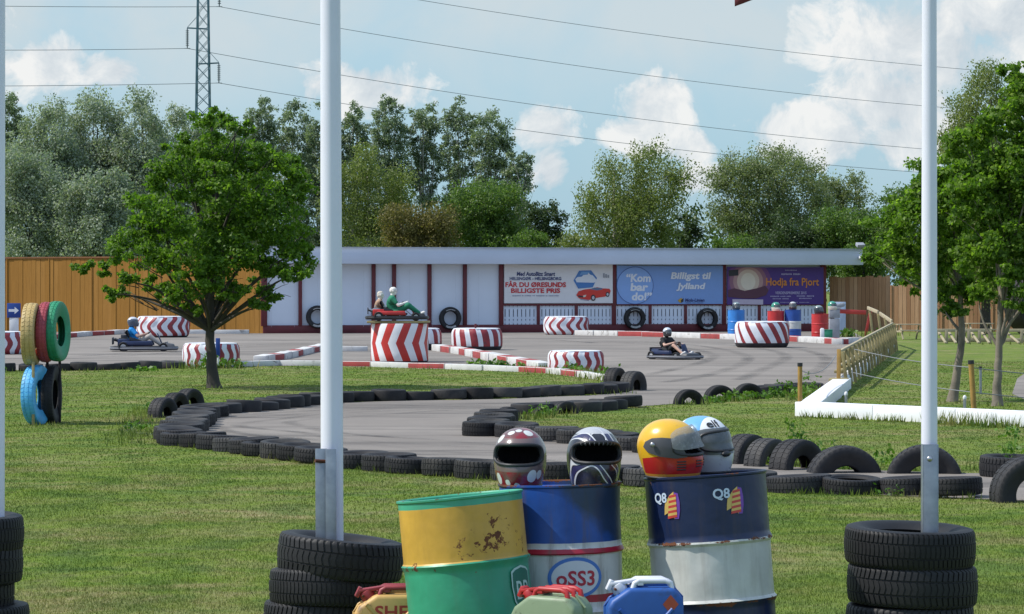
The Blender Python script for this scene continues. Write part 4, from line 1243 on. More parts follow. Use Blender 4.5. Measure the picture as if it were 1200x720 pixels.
M['ink_bp'] = mat('ink_pale_green', (.42, .60, .53), .5, var=.1); M['ink_bpd'] = mat('ink_deep_green', (.008, .13, .085), .5, var=.1)
sh = [(-.066, .085), (-.045, .098), (0, .108), (.045, .098), (.066, .085), (.068, .02), (.058, -.045), (.03, -.09), (0, -.108), (-.03, -.09), (-.058, -.045), (-.068, .02)]
on_drum('shield_rim', poly2d([(x * 1.08, y * 1.06) for x, y in sh]), d1, M['ink_bp'], .292, .43, 1.02, .003)
on_drum('shield', poly2d([(x * .96, y * .97) for x, y in sh]), d1, M['ink_bpd'], .292, .43, 1.02, .0045)
on_drum('lettering', text2d('BP', 1, .008, 0, .094, height=.084), d1, M['ink_bp'], .292, .432, 1.02, .006)

M['ink_oval'] = mat('ink_oval_blue', (.055, .17, .50), .45, var=.1); M['ink_ow'] = mat('ink_oval_white', (.60, .62, .66), .45, var=.06); M['ink_or'] = mat('ink_letter_red', (.42, .02, .045), .45, var=.1)
on_drum('oval_rim', poly2d(circle2d(.096, 64, .134)), d2, M['ink_oval'], .292, .452, .215, .003)
on_drum('oval', poly2d(circle2d(.080, 64, .116)), d2, M['ink_ow'], .292, .452, .215, .0045)
on_drum('lettering', text2d('oSS3', 1, .022, 0, .186, height=.072, spacing=1.02), d2, M['ink_or'], .292, .449, .215, .006, R(-1))

M['ink_q'] = mat('ink_pale_blue', (.52, .62, .74), .4, var=.05); M['ink_y'] = mat('ink_sail_yellow', (.66, .46, .13), .4); M['ink_r2'] = mat('ink_sail_red', (.55, .06, .05), .4); M['ink_p'] = mat('ink_sail_purple', (.17, .06, .38), .4)
def sail(root, ang, z):
    s = .0056
    def pp(l): return [(x * s, y * s) for x, y in l]
    on_drum('sail', poly2d(pp([(-7.2, 1), (-2, 8), (2.5, 11), (2.2, -12), (-1, -8), (-4, -6.5), (-8.5, -8.5), (-8, -3)])), root, M['ink_y'], .29, z, ang, .003)
    on_drum('sail', poly2d(pp([(2.8, 10.5), (6.5, 9.5), (7.8, 2), (7.6, -5), (6, -12), (2.4, -12)])), root, M['ink_p'], .29, z, ang, .003)
    for k in range(9):
        y = 8.2 - k * 2.15
        on_drum('sail_band', poly2d(pp([(-2.2 - k * .3, y - .5), (4.6, y + .7), (4.7, y - 1.45), (-2.5 - k * .3, y - 2.65)])), root, M['ink_r2'] if k % 2 == 0 else M['ink_y'], .29, z, ang, .0045)
    on_drum('lettering', text2d('Q8', 1, .028, 0, .082, height=.056), root, M['ink_q'], .29, z + .030, ang - .235, .0045)
sail(d3, -.66, .757); sail(d3, .42, .762)

# ------------------------------------------------------------------ helmets
def hsurf(az, el, k=1.0):
    """point of a full-face helmet shell; az 0 = front (-Y)"""
    if el >= 0:
        ce, z = math.cos(el) ** .92, .128 * math.sin(el)
        bx = by = 0
    else:
        t = -el / R(60)
        ce, z = 1 - .20 * t * t, -.135 * t
    c = math.cos(az)
    x = .122 * ce * math.sin(az)
    y = -(.150 if c > 0 else .148) * ce * c
    if el < 0 and c > 0:
        y -= .028 * math.sin(min(1, -el / R(38)) * PI / 2) * c ** 3
    if el < 0 and c < 0:
        y *= 1 - .10 * min(1, -el / R(60))
    return Vector((x * k, y * k, z * k if el > -R(59) or k == 1 else z))

OPEN = (R(64), R(7), R(21))
def is_open(az, el, g=1.0):
    return abs(az / (OPEN[0] * g)) ** 3.5 + abs((el - OPEN[1]) / (OPEN[2] * g)) ** 3.5 < 1
def shell_mesh(k, hole=True, g=1.0, na=120, ne=60, mi=0):
    mb = MB(); idx = {}
    for i in range(na):
        for j in range(ne + 1):
            az = -PI + 2 * PI * i / na; el = R(-60) + (R(150)) * j / ne
            idx[i, j] = len(mb.v); mb.v.append(tuple(hsurf(az, min(el, R(89.9)), k)))
    for i in range(na):
        for j in range(ne):
            az = -PI + 2 * PI * (i + .5) / na; el = R(-60) + R(150) * (j + .5) / ne
            if hole and is_open(az, el, g): continue
            i2 = (i + 1) % na
            mb.f.append((idx[i, j], idx[i2, j], idx[i2, j + 1], idx[i, j + 1])); mb.mi.append(mi)
    return mb
M['liner'] = mat('helmet_liner', (.012, .012, .013), .95, var=.4, bump=.4, bscale=80)
M['gasket'] = mat('gasket', (.02, .02, .022), .5)
def helmet(label, paint, loc, rz, gasket=None, visor=None, extra=None, tilt=0.0, scale=1.0, name='helmet', roll=0.0):
    t = thing(name, label, 'helmet', loc, 0, 'helmets on the drums', rot=(tilt, roll, rz), scale=scale)
    sh = shell_mesh(1.0).build('shell', paint, t, 0, 60)
    for v in sh.data.vertices: pass
    ln = MB(); inn = shell_mesh(.90, True, .92)
    ln.add(inn.v, [tuple(reversed(f)) for f in inn.f]); ln.build('liner', M['liner'], t, 0, 60)
    pts = []; pts2 = []
    for q in range(72):
        a = 2 * PI * q / 72
        ca, sa = math.cos(a), math.sin(a)
        az = OPEN[0] * math.copysign(abs(ca) ** (2 / 3.5), ca); el = OPEN[1] + OPEN[2] * math.copysign(abs(sa) ** (2 / 3.5), sa)
        pts.append(hsurf(az, el, 1.0)); pts2.append(hsurf(az * .95, OPEN[1] + (el - OPEN[1]) * .93, .93))
    mb = MB(); mb.tube(pts, .0085, 8, close=True)
    n = 72
    mb.add(pts + pts2, [(i, (i + 1) % n, n + (i + 1) % n, n + i) for i in range(n)])
    mb.build('gasket', gasket or M['gasket'], t, 0, 60)
    mb = MB(); mb.tube([hsurf(2 * PI * q / 60 - PI, R(-60), 1.0) for q in range(60)], .006, 8, close=True); mb.build('edge_trim', M['gasket'], t, 0, 60)
    # inner cheek pads
    mb = MB()
    for s in (-1, 1): mb.ball((s * .078, -.045, -.07), .035, 12, 8, s=(.5, 1.4, 1.3))
    mb.build('cheek_pad', M['liner'], t, 0, 60)
    if visor:
        vm, a0, e0, e1, ang, k = visor
        mb = MB(); na, ne = 40, 14; vs = []
        for i in range(na + 1):
            for j in range(ne + 1):
                az = -a0 + 2 * a0 * i / na
                ee = e0 + (e1 - e0) * j / ne
                edge = abs(az / a0) ** 6
                ee = ee + (OPEN[1] - ee) * edge * .45
                p = hsurf(az, ee, k); vs.append(p)
        fsx = [(i * (ne + 1) + j, (i + 1) * (ne + 1) + j, (i + 1) * (ne + 1) + j + 1, i * (ne + 1) + j + 1) for i in range(na) for j in range(ne)]
        piv = Vector((0, .0, .02)); Rm = Matrix.Rotation(ang, 4, 'X')
        vs = [piv + Rm @ (v - piv) for v in vs]
        mb.add(vs, fsx); mb.build('visor', vm, t, 0, 60)
    if extra: extra(t)
    return t

def helm_paint(name, fn):
    m, nt, b = new_mat(name)
    co = coords(nt); sp = N(nt, 'ShaderNodeSeparateXYZ'); nt.links.new(co, sp.inputs[0])
    c = fn(nt, co, sp.outputs[0], sp.outputs[1], sp.outputs[2])
    n = noise(nt, 30, 6, .7, co)
    c = mixc(nt, ramp(nt, n.outputs[0], [(.60, (0, 0, 0)), (.72, (.5,) * 3)]).outputs[0], c, (.12, .10, .09))
    nt.links.new(c, b.inputs['Base Color']); b.inputs['Roughness'].default_value = .25; b.inputs['Coat Weight'].default_value = .35; b.inputs['Coat Roughness'].default_value = .12
    return m
def spots(nt, co, pts):
    """rounded patches with ragged edges on the shell: list of (x,y,z,r)"""
    nz = noise(nt, 22, 3, .5, co)
    out = None
    for x, y, z, r in pts:
        d = N(nt, 'ShaderNodeVectorMath', operation='DISTANCE'); nt.links.new(co, d.inputs[0]); d.inputs[1].default_value = (x, y, z)
        dd = math_n(nt, 'DIVIDE', math_n(nt, 'ADD', d.outputs['Value'], math_n(nt, 'MULTIPLY', math_n(nt, 'SUBTRACT', nz.outputs[0], .5), .012)), r)
        f = math_n(nt, 'LESS_THAN', dd, 1.0)
        out = f if out is None else math_n(nt, 'MAXIMUM', out, f)
    return out
def paint1(nt, co, x, y, z):
    n = noise(nt, 9, 4, .6, co, .5)
    c = ramp(nt, n.outputs[0], [(.44, (.14, .06, .055)), (.54, (.23, .014, .022))]).outputs[0]
    c = mixc(nt, math_n(nt, 'GREATER_THAN', math_n(nt, 'ABSOLUTE', math_n(nt, 'SUBTRACT', z, .012)), .075), (.16, .11, .105), c)
    lp = [(-.085, -.06, .085, .024), (-.035, -.070, .113, .018), (0, -.058, .122, .015), (.045, -.060, .110, .023), (.02, .04, .125, .03), (-.11, -.05, .02, .018), (.07, -.125, -.085, .030), (.095, -.08, -.08, .022), (-.09, -.085, -.10, .028), (-.05, -.15, -.12, .022), (.0, -.165, -.13, .020), (.10, .02, .06, .03), (-.1, .05, .03, .03)]
    return mixc(nt, spots(nt, co, lp), c, (.62, .64, .60))
def paint2(nt, co, x, y, z):
    wv = N(nt, 'ShaderNodeTexWave', wave_type='BANDS', bands_direction='DIAGONAL'); nt.links.new(co, wv.inputs['Vector'])
    wv.inputs['Scale'].default_value = 4.6; wv.inputs['Distortion'].default_value = 7.5; wv.inputs['Detail'].default_value = 1.2; wv.inputs['Detail Scale'].default_value = .9
    c = ramp(nt, wv.outputs[0], [(.05, (.02, .02, .03)), (.66, (.014, .015, .02)), (.70, (.50, .52, .56)), (.84, (.66, .67, .68)), (.88, (.02, .02, .03)), (.94, (.03, .03, .09))]).outputs[0]
    top = math_n(nt, 'GREATER_THAN', z, .098)
    return mixc(nt, math_n(nt, 'MULTIPLY', top, .75), c, (.55, .56, .58))
def paint3(nt, co, x, y, z):
    s = math_n(nt, 'ADD', z, math_n(nt, 'MULTIPLY', y, .16))
    c = mixc(nt, math_n(nt, 'GREATER_THAN', s, -.032), (.46, .022, .020), (.70, .40, .02))
    c = mixc(nt, math_n(nt, 'LESS_THAN', z, -.118), c, (.60, .26, .04))
    return mixc(nt, math_n(nt, 'MULTIPLY', math_n(nt, 'GREATER_THAN', y, .095), math_n(nt, 'LESS_THAN', z, .03)), c, (.68, .38, .02))
def paint4(nt, co, x, y, z):
    s = math_n(nt, 'ADD', y, math_n(nt, 'MULTIPLY', z, -.25))
    c = mixc(nt, math_n(nt, 'MULTIPLY', math_n(nt, 'GREATER_THAN', s, -.075), math_n(nt, 'LESS_THAN', s, .03)), (.70, .72, .74), (.14, .38, .66))
    return mixc(nt, math_n(nt, 'LESS_THAN', z, -.045), c, (.52, .53, .54))
h_p = [helm_paint('helmet_paint_red', paint1), helm_paint('helmet_paint_black', paint2), helm_paint('helmet_paint_yellow', paint3), helm_paint('helmet_paint_white', paint4)]
def visor_mat(name, tint, alpha, rough=.15):
    m, nt, b = new_mat(name)
    co = coords(nt); n = noise(nt, 60, 6, .75, co); n2 = noise(nt, 8, 4, .6, co)
    b.inputs['Base Color'].default_value = rgba(tint); b.inputs['Roughness'].default_value = rough; b.inputs['Specular IOR Level'].default_value = .6
    tr = N(nt, 'ShaderNodeBsdfTransparent'); tr.inputs[0].default_value = (.85, .88, .9, 1)
    mx = N(nt, 'ShaderNodeMixShader')
    f = math_n(nt, 'ADD', alpha, math_n(nt, 'MULTIPLY', ramp(nt, n.outputs[0], [(.5, (0, 0, 0)), (.75, (1, 1, 1))]).outputs[0], .35))
    f = math_n(nt, 'MINIMUM', math_n(nt, 'ADD', f, math_n(nt, 'MULTIPLY', n2.outputs[0], .12)), 1.0)
    nt.links.new(f, mx.inputs[0]); nt.links.new(tr.outputs[0], mx.inputs[1]); nt.links.new(b.outputs[0], mx.inputs[2]); nt.links.new(mx.outputs[0], nt.nodes['Material Output'].inputs[0])
    return m
M['visor_clear'] = visor_mat('visor_clear', (.40, .41, .41), .38, .3); M['visor_smoke'] = visor_mat('visor_smoke', (.10, .11, .115), .86, .22)
M['rim_pale'] = mat('rim_pale', (.33, .31, .31), .45)
yd2 = .585 * FOC / 143
def on_top(px, bottom, y):
    return P(px, bottom, y)
def ex2(t):
    # vent slots and brow plate of the black and silver helmet
    mb = MB(); q = [hsurf(a, e, 1.012) for a, e in [(R(-22), R(33)), (R(22), R(33)), (R(17), R(50)), (R(-17), R(50))]]
    mb.add(q, [(0, 1, 2, 3)]); mb.build('brow_plate', M['sign_white'], t)
    mb = MB()
    for k in range(9):
        a = R(-40 + k * 10); mb.tube([hsurf(a, R(25), 1.0), hsurf(a + R(2), R(25), 1.0)], .0085, 6)
    mb.build('vent', M['dark_grey'], t)
def ex3(t):
    # side plates with the visor pivot, chin vents
    for s in (-1, 1):
        mb = MB(); out = []
        pl2 = slice_mesh(*poly2d([(R(a), R(e)) for a, e in [(40, -16), (60, -18), (88, -14), (112, -6), (122, 4), (118, 14), (104, 22), (84, 24), (62, 22), (46, 2)]]), .08)
        for a, e in [(40, -16), (60, -18), (88, -14), (112, -6), (122, 4), (118, 14), (104, 22), (84, 24), (62, 22), (46, 2)]:
            out.append(hsurf(s * R(a), R(e), 1.045))
        cpt = sum(out, Vector()) / len(out) + Vector((s * .010, 0, 0))
        n = len(out); inn = [p.lerp(cpt, .35) + Vector((s * .006, 0, 0)) for p in out]; back = [p * .97 for p in out]
        mb.add([hsurf(s * a, e, 1.045) for a, e in pl2[0]], pl2[1])
        mb.add(out + back, [(i, (i + 1) % n, n + (i + 1) % n, n + i) for i in range(n)])
        pl_ = mb.build('side_plate', M['dark_grey'], t, 0, 30)
        mb = MB(); c = hsurf(s * R(100), R(10), 1.0) + Vector((s * .017, 0, 0)); mb.ball(c, .012, 12, 8, s=(.5, 1, 1)); mb.build('pivot', M['steel'], pl_)
    for a0_, a1_, kk in ((-58, -42, 4), (8, 22, 3), (-22, -8, 3)):
        mb = MB()
        for k in range(kk):
            mb.tube([hsurf(R(a0_), R(-26 - k * 5.5), 1.004), hsurf(R(a1_), R(-26 - k * 5.5), 1.004)], .0035, 6)
        mb.build('vent', M['black_plastic'], t)
def ex4(t):
    vs, fs = slice_mesh(*text2d('elf', 1, .02, 0, .088, height=.046), .008)
    out = []
    for x, y in vs:
        out.append(hsurf(R(-24) + x / .118, R(49) + y / .128, 1.018))
    mb = MB(); mb.add(out, fs); mb.build('lettering', M['black_plastic'], t)
    mb = MB(); mb.ball(hsurf(R(-14), R(-20), 1.0), .03, 14, 8, s=(1.1, .5, .5)); mb.build('vent', M['black_plastic'], t)
HS = .97
helmet('dark red helmet with white blotches, open face towards the viewer', h_p[0], P(609.5, 566, yd2 - .02) + Vector((0, 0, .135 * HS)), R(-6), M['rim_pale'] and M['gasket'], scale=HS * 1.07, tilt=R(2))
helmet('black and silver swirl helmet, open face towards the viewer', h_p[1], P(696, 566, yd2 - .04) + Vector((0, 0, .135 * HS)), R(7), extra=ex2, scale=HS * 1.10, tilt=R(-2))
yd3 = yd2
helmet('yellow and red helmet with scratched clear visor half raised', h_p[2], P(783, 556, yd3 - .10) + Vector((0, 0, .137 * HS)), R(66), visor=(M['visor_clear'], R(66), R(-10), R(38), R(-9), 1.055), extra=ex3, scale=HS * 1.06, roll=R(-4))
helmet('white and light blue helmet with dark visor behind the yellow one', h_p[3], P(822, 551, yd3 + .12) + Vector((0, 0, .137 * HS)), R(52), visor=(M['visor_smoke'], R(80), R(-20), R(36), 0, 1.03), extra=ex4, scale=HS * 1.04, roll=R(-4))

# ------------------------------------------------------------------ jerrycans
def jerrycan(label, loc, rz, body_m, top_m, h=.43, word_=None, hazard=False, rot=None):
    t = thing('jerrycan', label, 'jerrycan', loc, rz, 'jerrycans beside the drums')
    w, d = .345, .165
    # body outline seen from its broad side: sloped shoulder on the cap end
    outl = [(-w / 2, 0), (w / 2, 0), (w / 2, h - .05), (w / 2 - .045, h), (-w / 2 + .10, h), (-w / 2 + .02, h - .055), (-w / 2, h - .09)]
    mb = MB(); n = len(outl)
    vs = [(x, -d / 2, z) for x, z in outl] + [(x, d / 2, z) for x, z in outl]
    mb.add(vs, [tuple(range(n)), tuple(range(2 * n - 1, n - 1, -1))] + [(i, n + i, n + (i + 1) % n, (i + 1) % n) for i in range(n)])
    bd = mb.build('body', body_m, t, .022, 50, segs=4)
    mb = MB(); k = 1.012
    mb.tube([(x * k, 0, z * 1.004 + .001) for x, z in outl], .007, 8, close=True); mb.build('seam', body_m, bd)
    mb = MB()
    for s in (-1, 1):
        mb.bar((-.10 * w / .345, s * .045, .06), (.10, s * 0.045 * -1, h - .12), .022, .006)
    # pressed cross ribs on the broad faces
    mb = MB()
    for yy_ in (-d / 2 - .001, d / 2 + .001):
        for a in (1, -1):
            mb.tube([(-.12, yy_, h / 2 - a * .13), (0, yy_, h / 2), (.12, yy_, h / 2 + a * .13)], .010, 8)
    mb.build('rib', body_m, bd)
    mb = MB()
    for yy_ in (-.055, 0, .055):
        mb.tube([(-w / 2 + .115, yy_, h - .012), (-w / 2 + .125, yy_, h + .018), (-w / 2 + .145, yy_, h + .028), (w / 2 - .085, yy_, h + .028), (w / 2 - .058, yy_, h + .018), (w / 2 - .052, yy_, h - .012)], .0125, 10)
    mb.box((-w / 2 + .15, 0, h + .020), (.026, .13, .022)); mb.build('handle', top_m, t, 0)
    mb = MB(); mb.tube([(-w / 2 + .075, 0, h - .03), (-w / 2 + .050, 0, h + .012)], [.036, .033], 16)
    mb.box((-w / 2 + .085, 0, h + .020), (.13, .055, .016), (0, R(-8), 0)); mb.box((-w / 2 + .02, 0, h + .006), (.02, .05, .05), (0, R(25), 0))
    cp = mb.build('cap', top_m, t, .004)
    mb = MB(); mb.tube([(-w / 2 + .04, -.05, h - .01), (-w / 2 + .04, .05, h - .01)], .006, 8); mb.build('pin', M['rust'], cp)
    if hazard:
        mb = MB(); s = .036
        mb.add([(w / 2 - .062 - s, -d / 2 - .002, h - .075), (w / 2 - .062, -d / 2 - .002, h - .075 - s * 1.2), (w / 2 - .062 + s, -d / 2 - .002, h - .075), (w / 2 - .062, -d / 2 - .002, h - .075 + s * 1.2)], [(0, 1, 2, 3)])
        mb.build('hazard_label', mat('hazard_orange', (.42, .075, .035), .5), bd)
    if word_:
        vs, fs = text2d(word_, 1, .02, 0, .25, height=.062); mb = MB()
        mb.add([(x + .045, -d / 2 - .002, h - .082 + y) for x, y in vs], fs); mb.build('lettering', M['red_paint'], bd)
    return t
M['can_yellow'] = mat('can_yellow', (.58, .36, .12), .5, var=.15, dirt=(.22, .13, .06), dirt_amt=.55, dscale=9)
M['can_red'] = mat('can_red', (.26, .03, .036), .45, var=.25, dirt=(.12, .04, .03), dirt_amt=.6, dscale=14)
M['can_olive'] = mat('can_olive', (.20, .27, .16), .5, var=.1, dirt=(.12, .13, .08), dirt_amt=.57, dscale=8)
M['can_red2'] = mat('can_bright_red', (.42, .02, .022), .45, var=.25, dirt=(.14, .03, .02), dirt_amt=.6, dscale=18)
M['can_blue'] = mat('can_blue', (.020, .095, .35), .5, var=.15, dirt=(.03, .06, .16), dirt_amt=.57, dscale=8)
M['can_white'] = mat('can_white', (.66, .68, .74), .4, var=.12, dirt=(.22, .13, .08), dirt_amt=.60, dscale=16)
y0 = 12.10 * KD
c = P(458, 700, y0); jerrycan('yellow jerrycan with dark red top, partly behind the leaning drum', (c.x, y0, 0), R(6), M['can_yellow'], M['can_red'], EYE - (695 - HOR) * y0 / FOC + .0, word_='SHELL')
y0 = 11.35 * KD
c = P(652, 700, y0); jerrycan('pale olive jerrycan with bright red handle before the oval emblem', (c.x - .02, y0, 0), R(-34), M['can_olive'], M['can_red2'], EYE - (697 - HOR) * y0 / FOC)
y0 = 11.5 * KD
c = P(754, 700, y0); jerrycan('blue jerrycan with white handle and orange diamond label', (c.x, y0, 0), R(6), M['can_blue'], M['can_white'], EYE - (687 - HOR) * y0 / FOC, hazard=True)
# ------------------------------------------------------------------ people and dummies
def blend_body(caps, name, m, parent, voxel=.012, smooth=6):
    """one continuous surface grown over tapered limbs: caps = [(a, ra, b, rb)]"""
    mb = MB()
    for a, ra, b, rb in caps:
        a = Vector(a); b = Vector(b); k = 7
        pts = [a.lerp(b, i / k) for i in range(k + 1)]; rr = [ra + (rb - ra) * i / k for i in range(k + 1)]
        if (b - a).length > 1e-4: mb.tube(pts, rr, 12)
        mb.ball(a, ra, 12, 8); mb.ball(b, rb, 12, 8)
    me = mb.mesh('tmp', m, 0, 180)
    o = bpy.data.objects.new('tmp', me); COL.objects.link(o)
    md = o.modifiers.new('r', 'REMESH'); md.mode = 'VOXEL'; md.voxel_size = voxel; md.use_smooth_shade = True
    ms = o.modifiers.new('s', 'SMOOTH'); ms.iterations = smooth; ms.factor = .5
    dg = bpy.context.evaluated_depsgraph_get(); dg.update()
    me2 = bpy.data.meshes.new_from_object(o.evaluated_get(dg))
    me2.name = name
    bpy.data.objects.remove(o)
    me2.materials.clear(); me2.materials.append(m)
    for p in me2.polygons: p.use_smooth = True; p.material_index = 0
    r = bpy.data.objects.new(name, me2); COL.objects.link(r); r.parent = parent
    return r

def seated(label, loc, rz, shirt, trousers, skin, scale=1.0, hair=None, helm=None, long_sleeve=False, cat='person', name='person', lean=0.0, head_turn=0.0, group=None, shoes=None, bare_legs=False, hands=True, headm=None):
    """figure seated low, facing +X, hands forward"""
    t = thing(name, label, cat, loc, rz, group, scale=scale)
    bulk = 1.18 if cat == 'dummy' else 1.0
    hip = Vector((-.22, 0, .20)); ch = Vector((-.33 + lean, 0, .50)); nk = Vector((-.33 + lean * 1.2, 0, .66)); hd = Vector((-.30 + lean * 1.3, 0, .80))
    caps = [(hip + Vector((0, -.07, 0)), .10, hip + Vector((0, .07, 0)), .10), (hip, .125, ch - Vector((0, 0, .06)), .125),
            (ch + Vector((0, -.08, .03)), .105, ch + Vector((0, .08, .03)), .105), (ch, .12, nk - Vector((0, 0, .05)), .08), (nk - Vector((0, 0, .04)), .052, nk + Vector((.01, 0, .06)), .050)]
    shirt_caps = [(hip + Vector((-.01, -.05, .03)), .118, hip + Vector((-.01, .05, .03)), .118), (hip, .142, ch - Vector((0, 0, .06)), .142), (ch + Vector((0, -.09, .03)), .118, ch + Vector((0, .09, .03)), .118), (ch, .13, nk - Vector((0, 0, .05)), .085)]
    leg_caps = [(hip + Vector((0, -.07, 0)), .112, hip + Vector((0, .07, 0)), .112)]
    shoe_caps = []
    for s in (-1, 1):
        sh = ch + Vector((.0, s * .185, .085)); el = Vector((-.14 + lean, s * .27, .40)); wr = Vector((.07 + lean * .6, s * .15, .47))
        caps += [(ch + Vector((0, s * .1, .07)), .07, sh, .058), (sh, .052, el, .042), (el, .041, wr, .030)]
        shirt_caps += [(ch + Vector((0, s * .1, .07)), .085, sh, .07), (sh, .066, el if long_sleeve else sh.lerp(el, .62), .056)]
        if long_sleeve: shirt_caps += [(el, .053, el.lerp(wr, .9), .040)]
        # hand: palm, four fingers curled round the wheel rim, thumb
        d = (wr - el).normalized(); palm = wr + d * .05
        caps += [(wr, .030, palm, .032)]
        up = Vector((0, 0, 1))
        for q, L in enumerate((.040, .046, .043, .034)):
            o = (q - 1.5) * .017
            b0 = palm + Vector((0, 0, o)) + d * .02; b1 = b0 + d * L * .7 + Vector((0, -s * .012, 0)); b2 = b1 + Vector((-.016, -s * .026, 0)) * (L / .043)
            caps += [(b0, .0092, b1, .0088), (b1, .0088, b2, .0078)]
        caps += [(palm + Vector((0, -s * .02, .018)), .010, palm + d * .03 + Vector((-.005, -s * .04, .03)), .0085)]
        kn = Vector((.17, s * .19, .40)); an = Vector((.50, s * .15, .16)); to = Vector((.62, s * .16, .20))
        hp = hip + Vector((.02, s * .09, 0))
        caps += [(hp, .088, kn, .060), (kn, .057, an, .038), (an, .036, to, .030)]
        if trousers is not None:
            if bare_legs: leg_caps += [(hp, .100, hp.lerp(kn, .85), .078)]
            else: leg_caps += [(hp, .10, kn, .072), (kn, .070, kn.lerp(an, .92), .052)]
        shoe_caps += [(an - Vector((.03, 0, .03)), .045, to, .040)]
    # head with nose, ears, jaw
    c, s_ = math.cos(head_turn), math.sin(head_turn)
    def hv(x, y, z): return hd + Vector((x * c - y * s_, x * s_ + y * c, z))
    caps += [(hv(-.015, 0, .03), .090, hv(.012, 0, .035), .086), (hv(.02, 0, -.04), .066, hv(.035, 0, -.06), .052), (hv(.095, 0, .0), .012, hv(.108, 0, -.018), .016), (hv(0, .088, -.005), .02, hv(-.005, .092, .015), .018), (hv(0, -.088, -.005), .02, hv(-.005, -.092, .015), .018), (hv(.08, .015, .022), .022, hv(.08, -.015, .022), .022), (hv(.082, -.018, -.05), .011, hv(.082, .018, -.05), .011)]
    caps = [(p_, q_ * (1 + (bulk - 1) * .6), r_, s2_ * (1 + (bulk - 1) * .6)) for p_, q_, r_, s2_ in caps]
    shirt_caps = [(p_, q_ * bulk, r_, s2_ * bulk) for p_, q_, r_, s2_ in shirt_caps]; leg_caps = [(p_, q_ * bulk, r_, s2_ * bulk) for p_, q_, r_, s2_ in leg_caps]
    b = blend_body(caps, 'body', skin, t, .0085, 4)
    blend_body(shirt_caps, 'shirt', shirt, t, .014, 6)
    if trousers is not None: blend_body(leg_caps, 'shorts' if bare_legs else 'trousers', trousers, t, .014, 6)
    for sc_ in shoe_caps: blend_body([sc_], 'shoe', shoes or M['dark_grey'], t, .012, 4)
    # eyes
    mb = MB()
    for s in (-1, 1): mb.ball(hv(.088, s * .032, .012), .011, 8, 6)
    mb.build('eyes', M['black_plastic'], t)
    if hair:
        blend_body([(hv(-.03, 0, .055), .092, hv(.01, 0, .068), .082), (hv(-.05, 0, .0), .075, hv(-.055, 0, -.05), .05)], 'hair', hair, t, .012, 4)
    if helm:
        sm_ = shell_mesh(1.0, True, 1.0, 60, 30); 
        ho = sm_.build('helmet', helm, t, 0, 60); ho.location = hd + Vector((.0, 0, .015)); ho.rotation_euler = (0, 0, PI / 2 + head_turn); ho.scale = (1.05,) * 3
        so_ = ho.modifiers.new('t', 'SOLIDIFY'); so_.thickness = .012
        mb = MB(); na, ne = 24, 8
        vs = [hsurf(R(-66) + R(132) * i / na, R(-14) + R(42) * j / ne, .985) for i in range(na + 1) for j in range(ne + 1)]
        mb.add(vs, [(i * (ne + 1) + j, (i + 1) * (ne + 1) + j, (i + 1) * (ne + 1) + j + 1, i * (ne + 1) + j + 1) for i in range(na) for j in range(ne)])
        vo = mb.build('visor', M['visor_smoke'], ho)
    return t

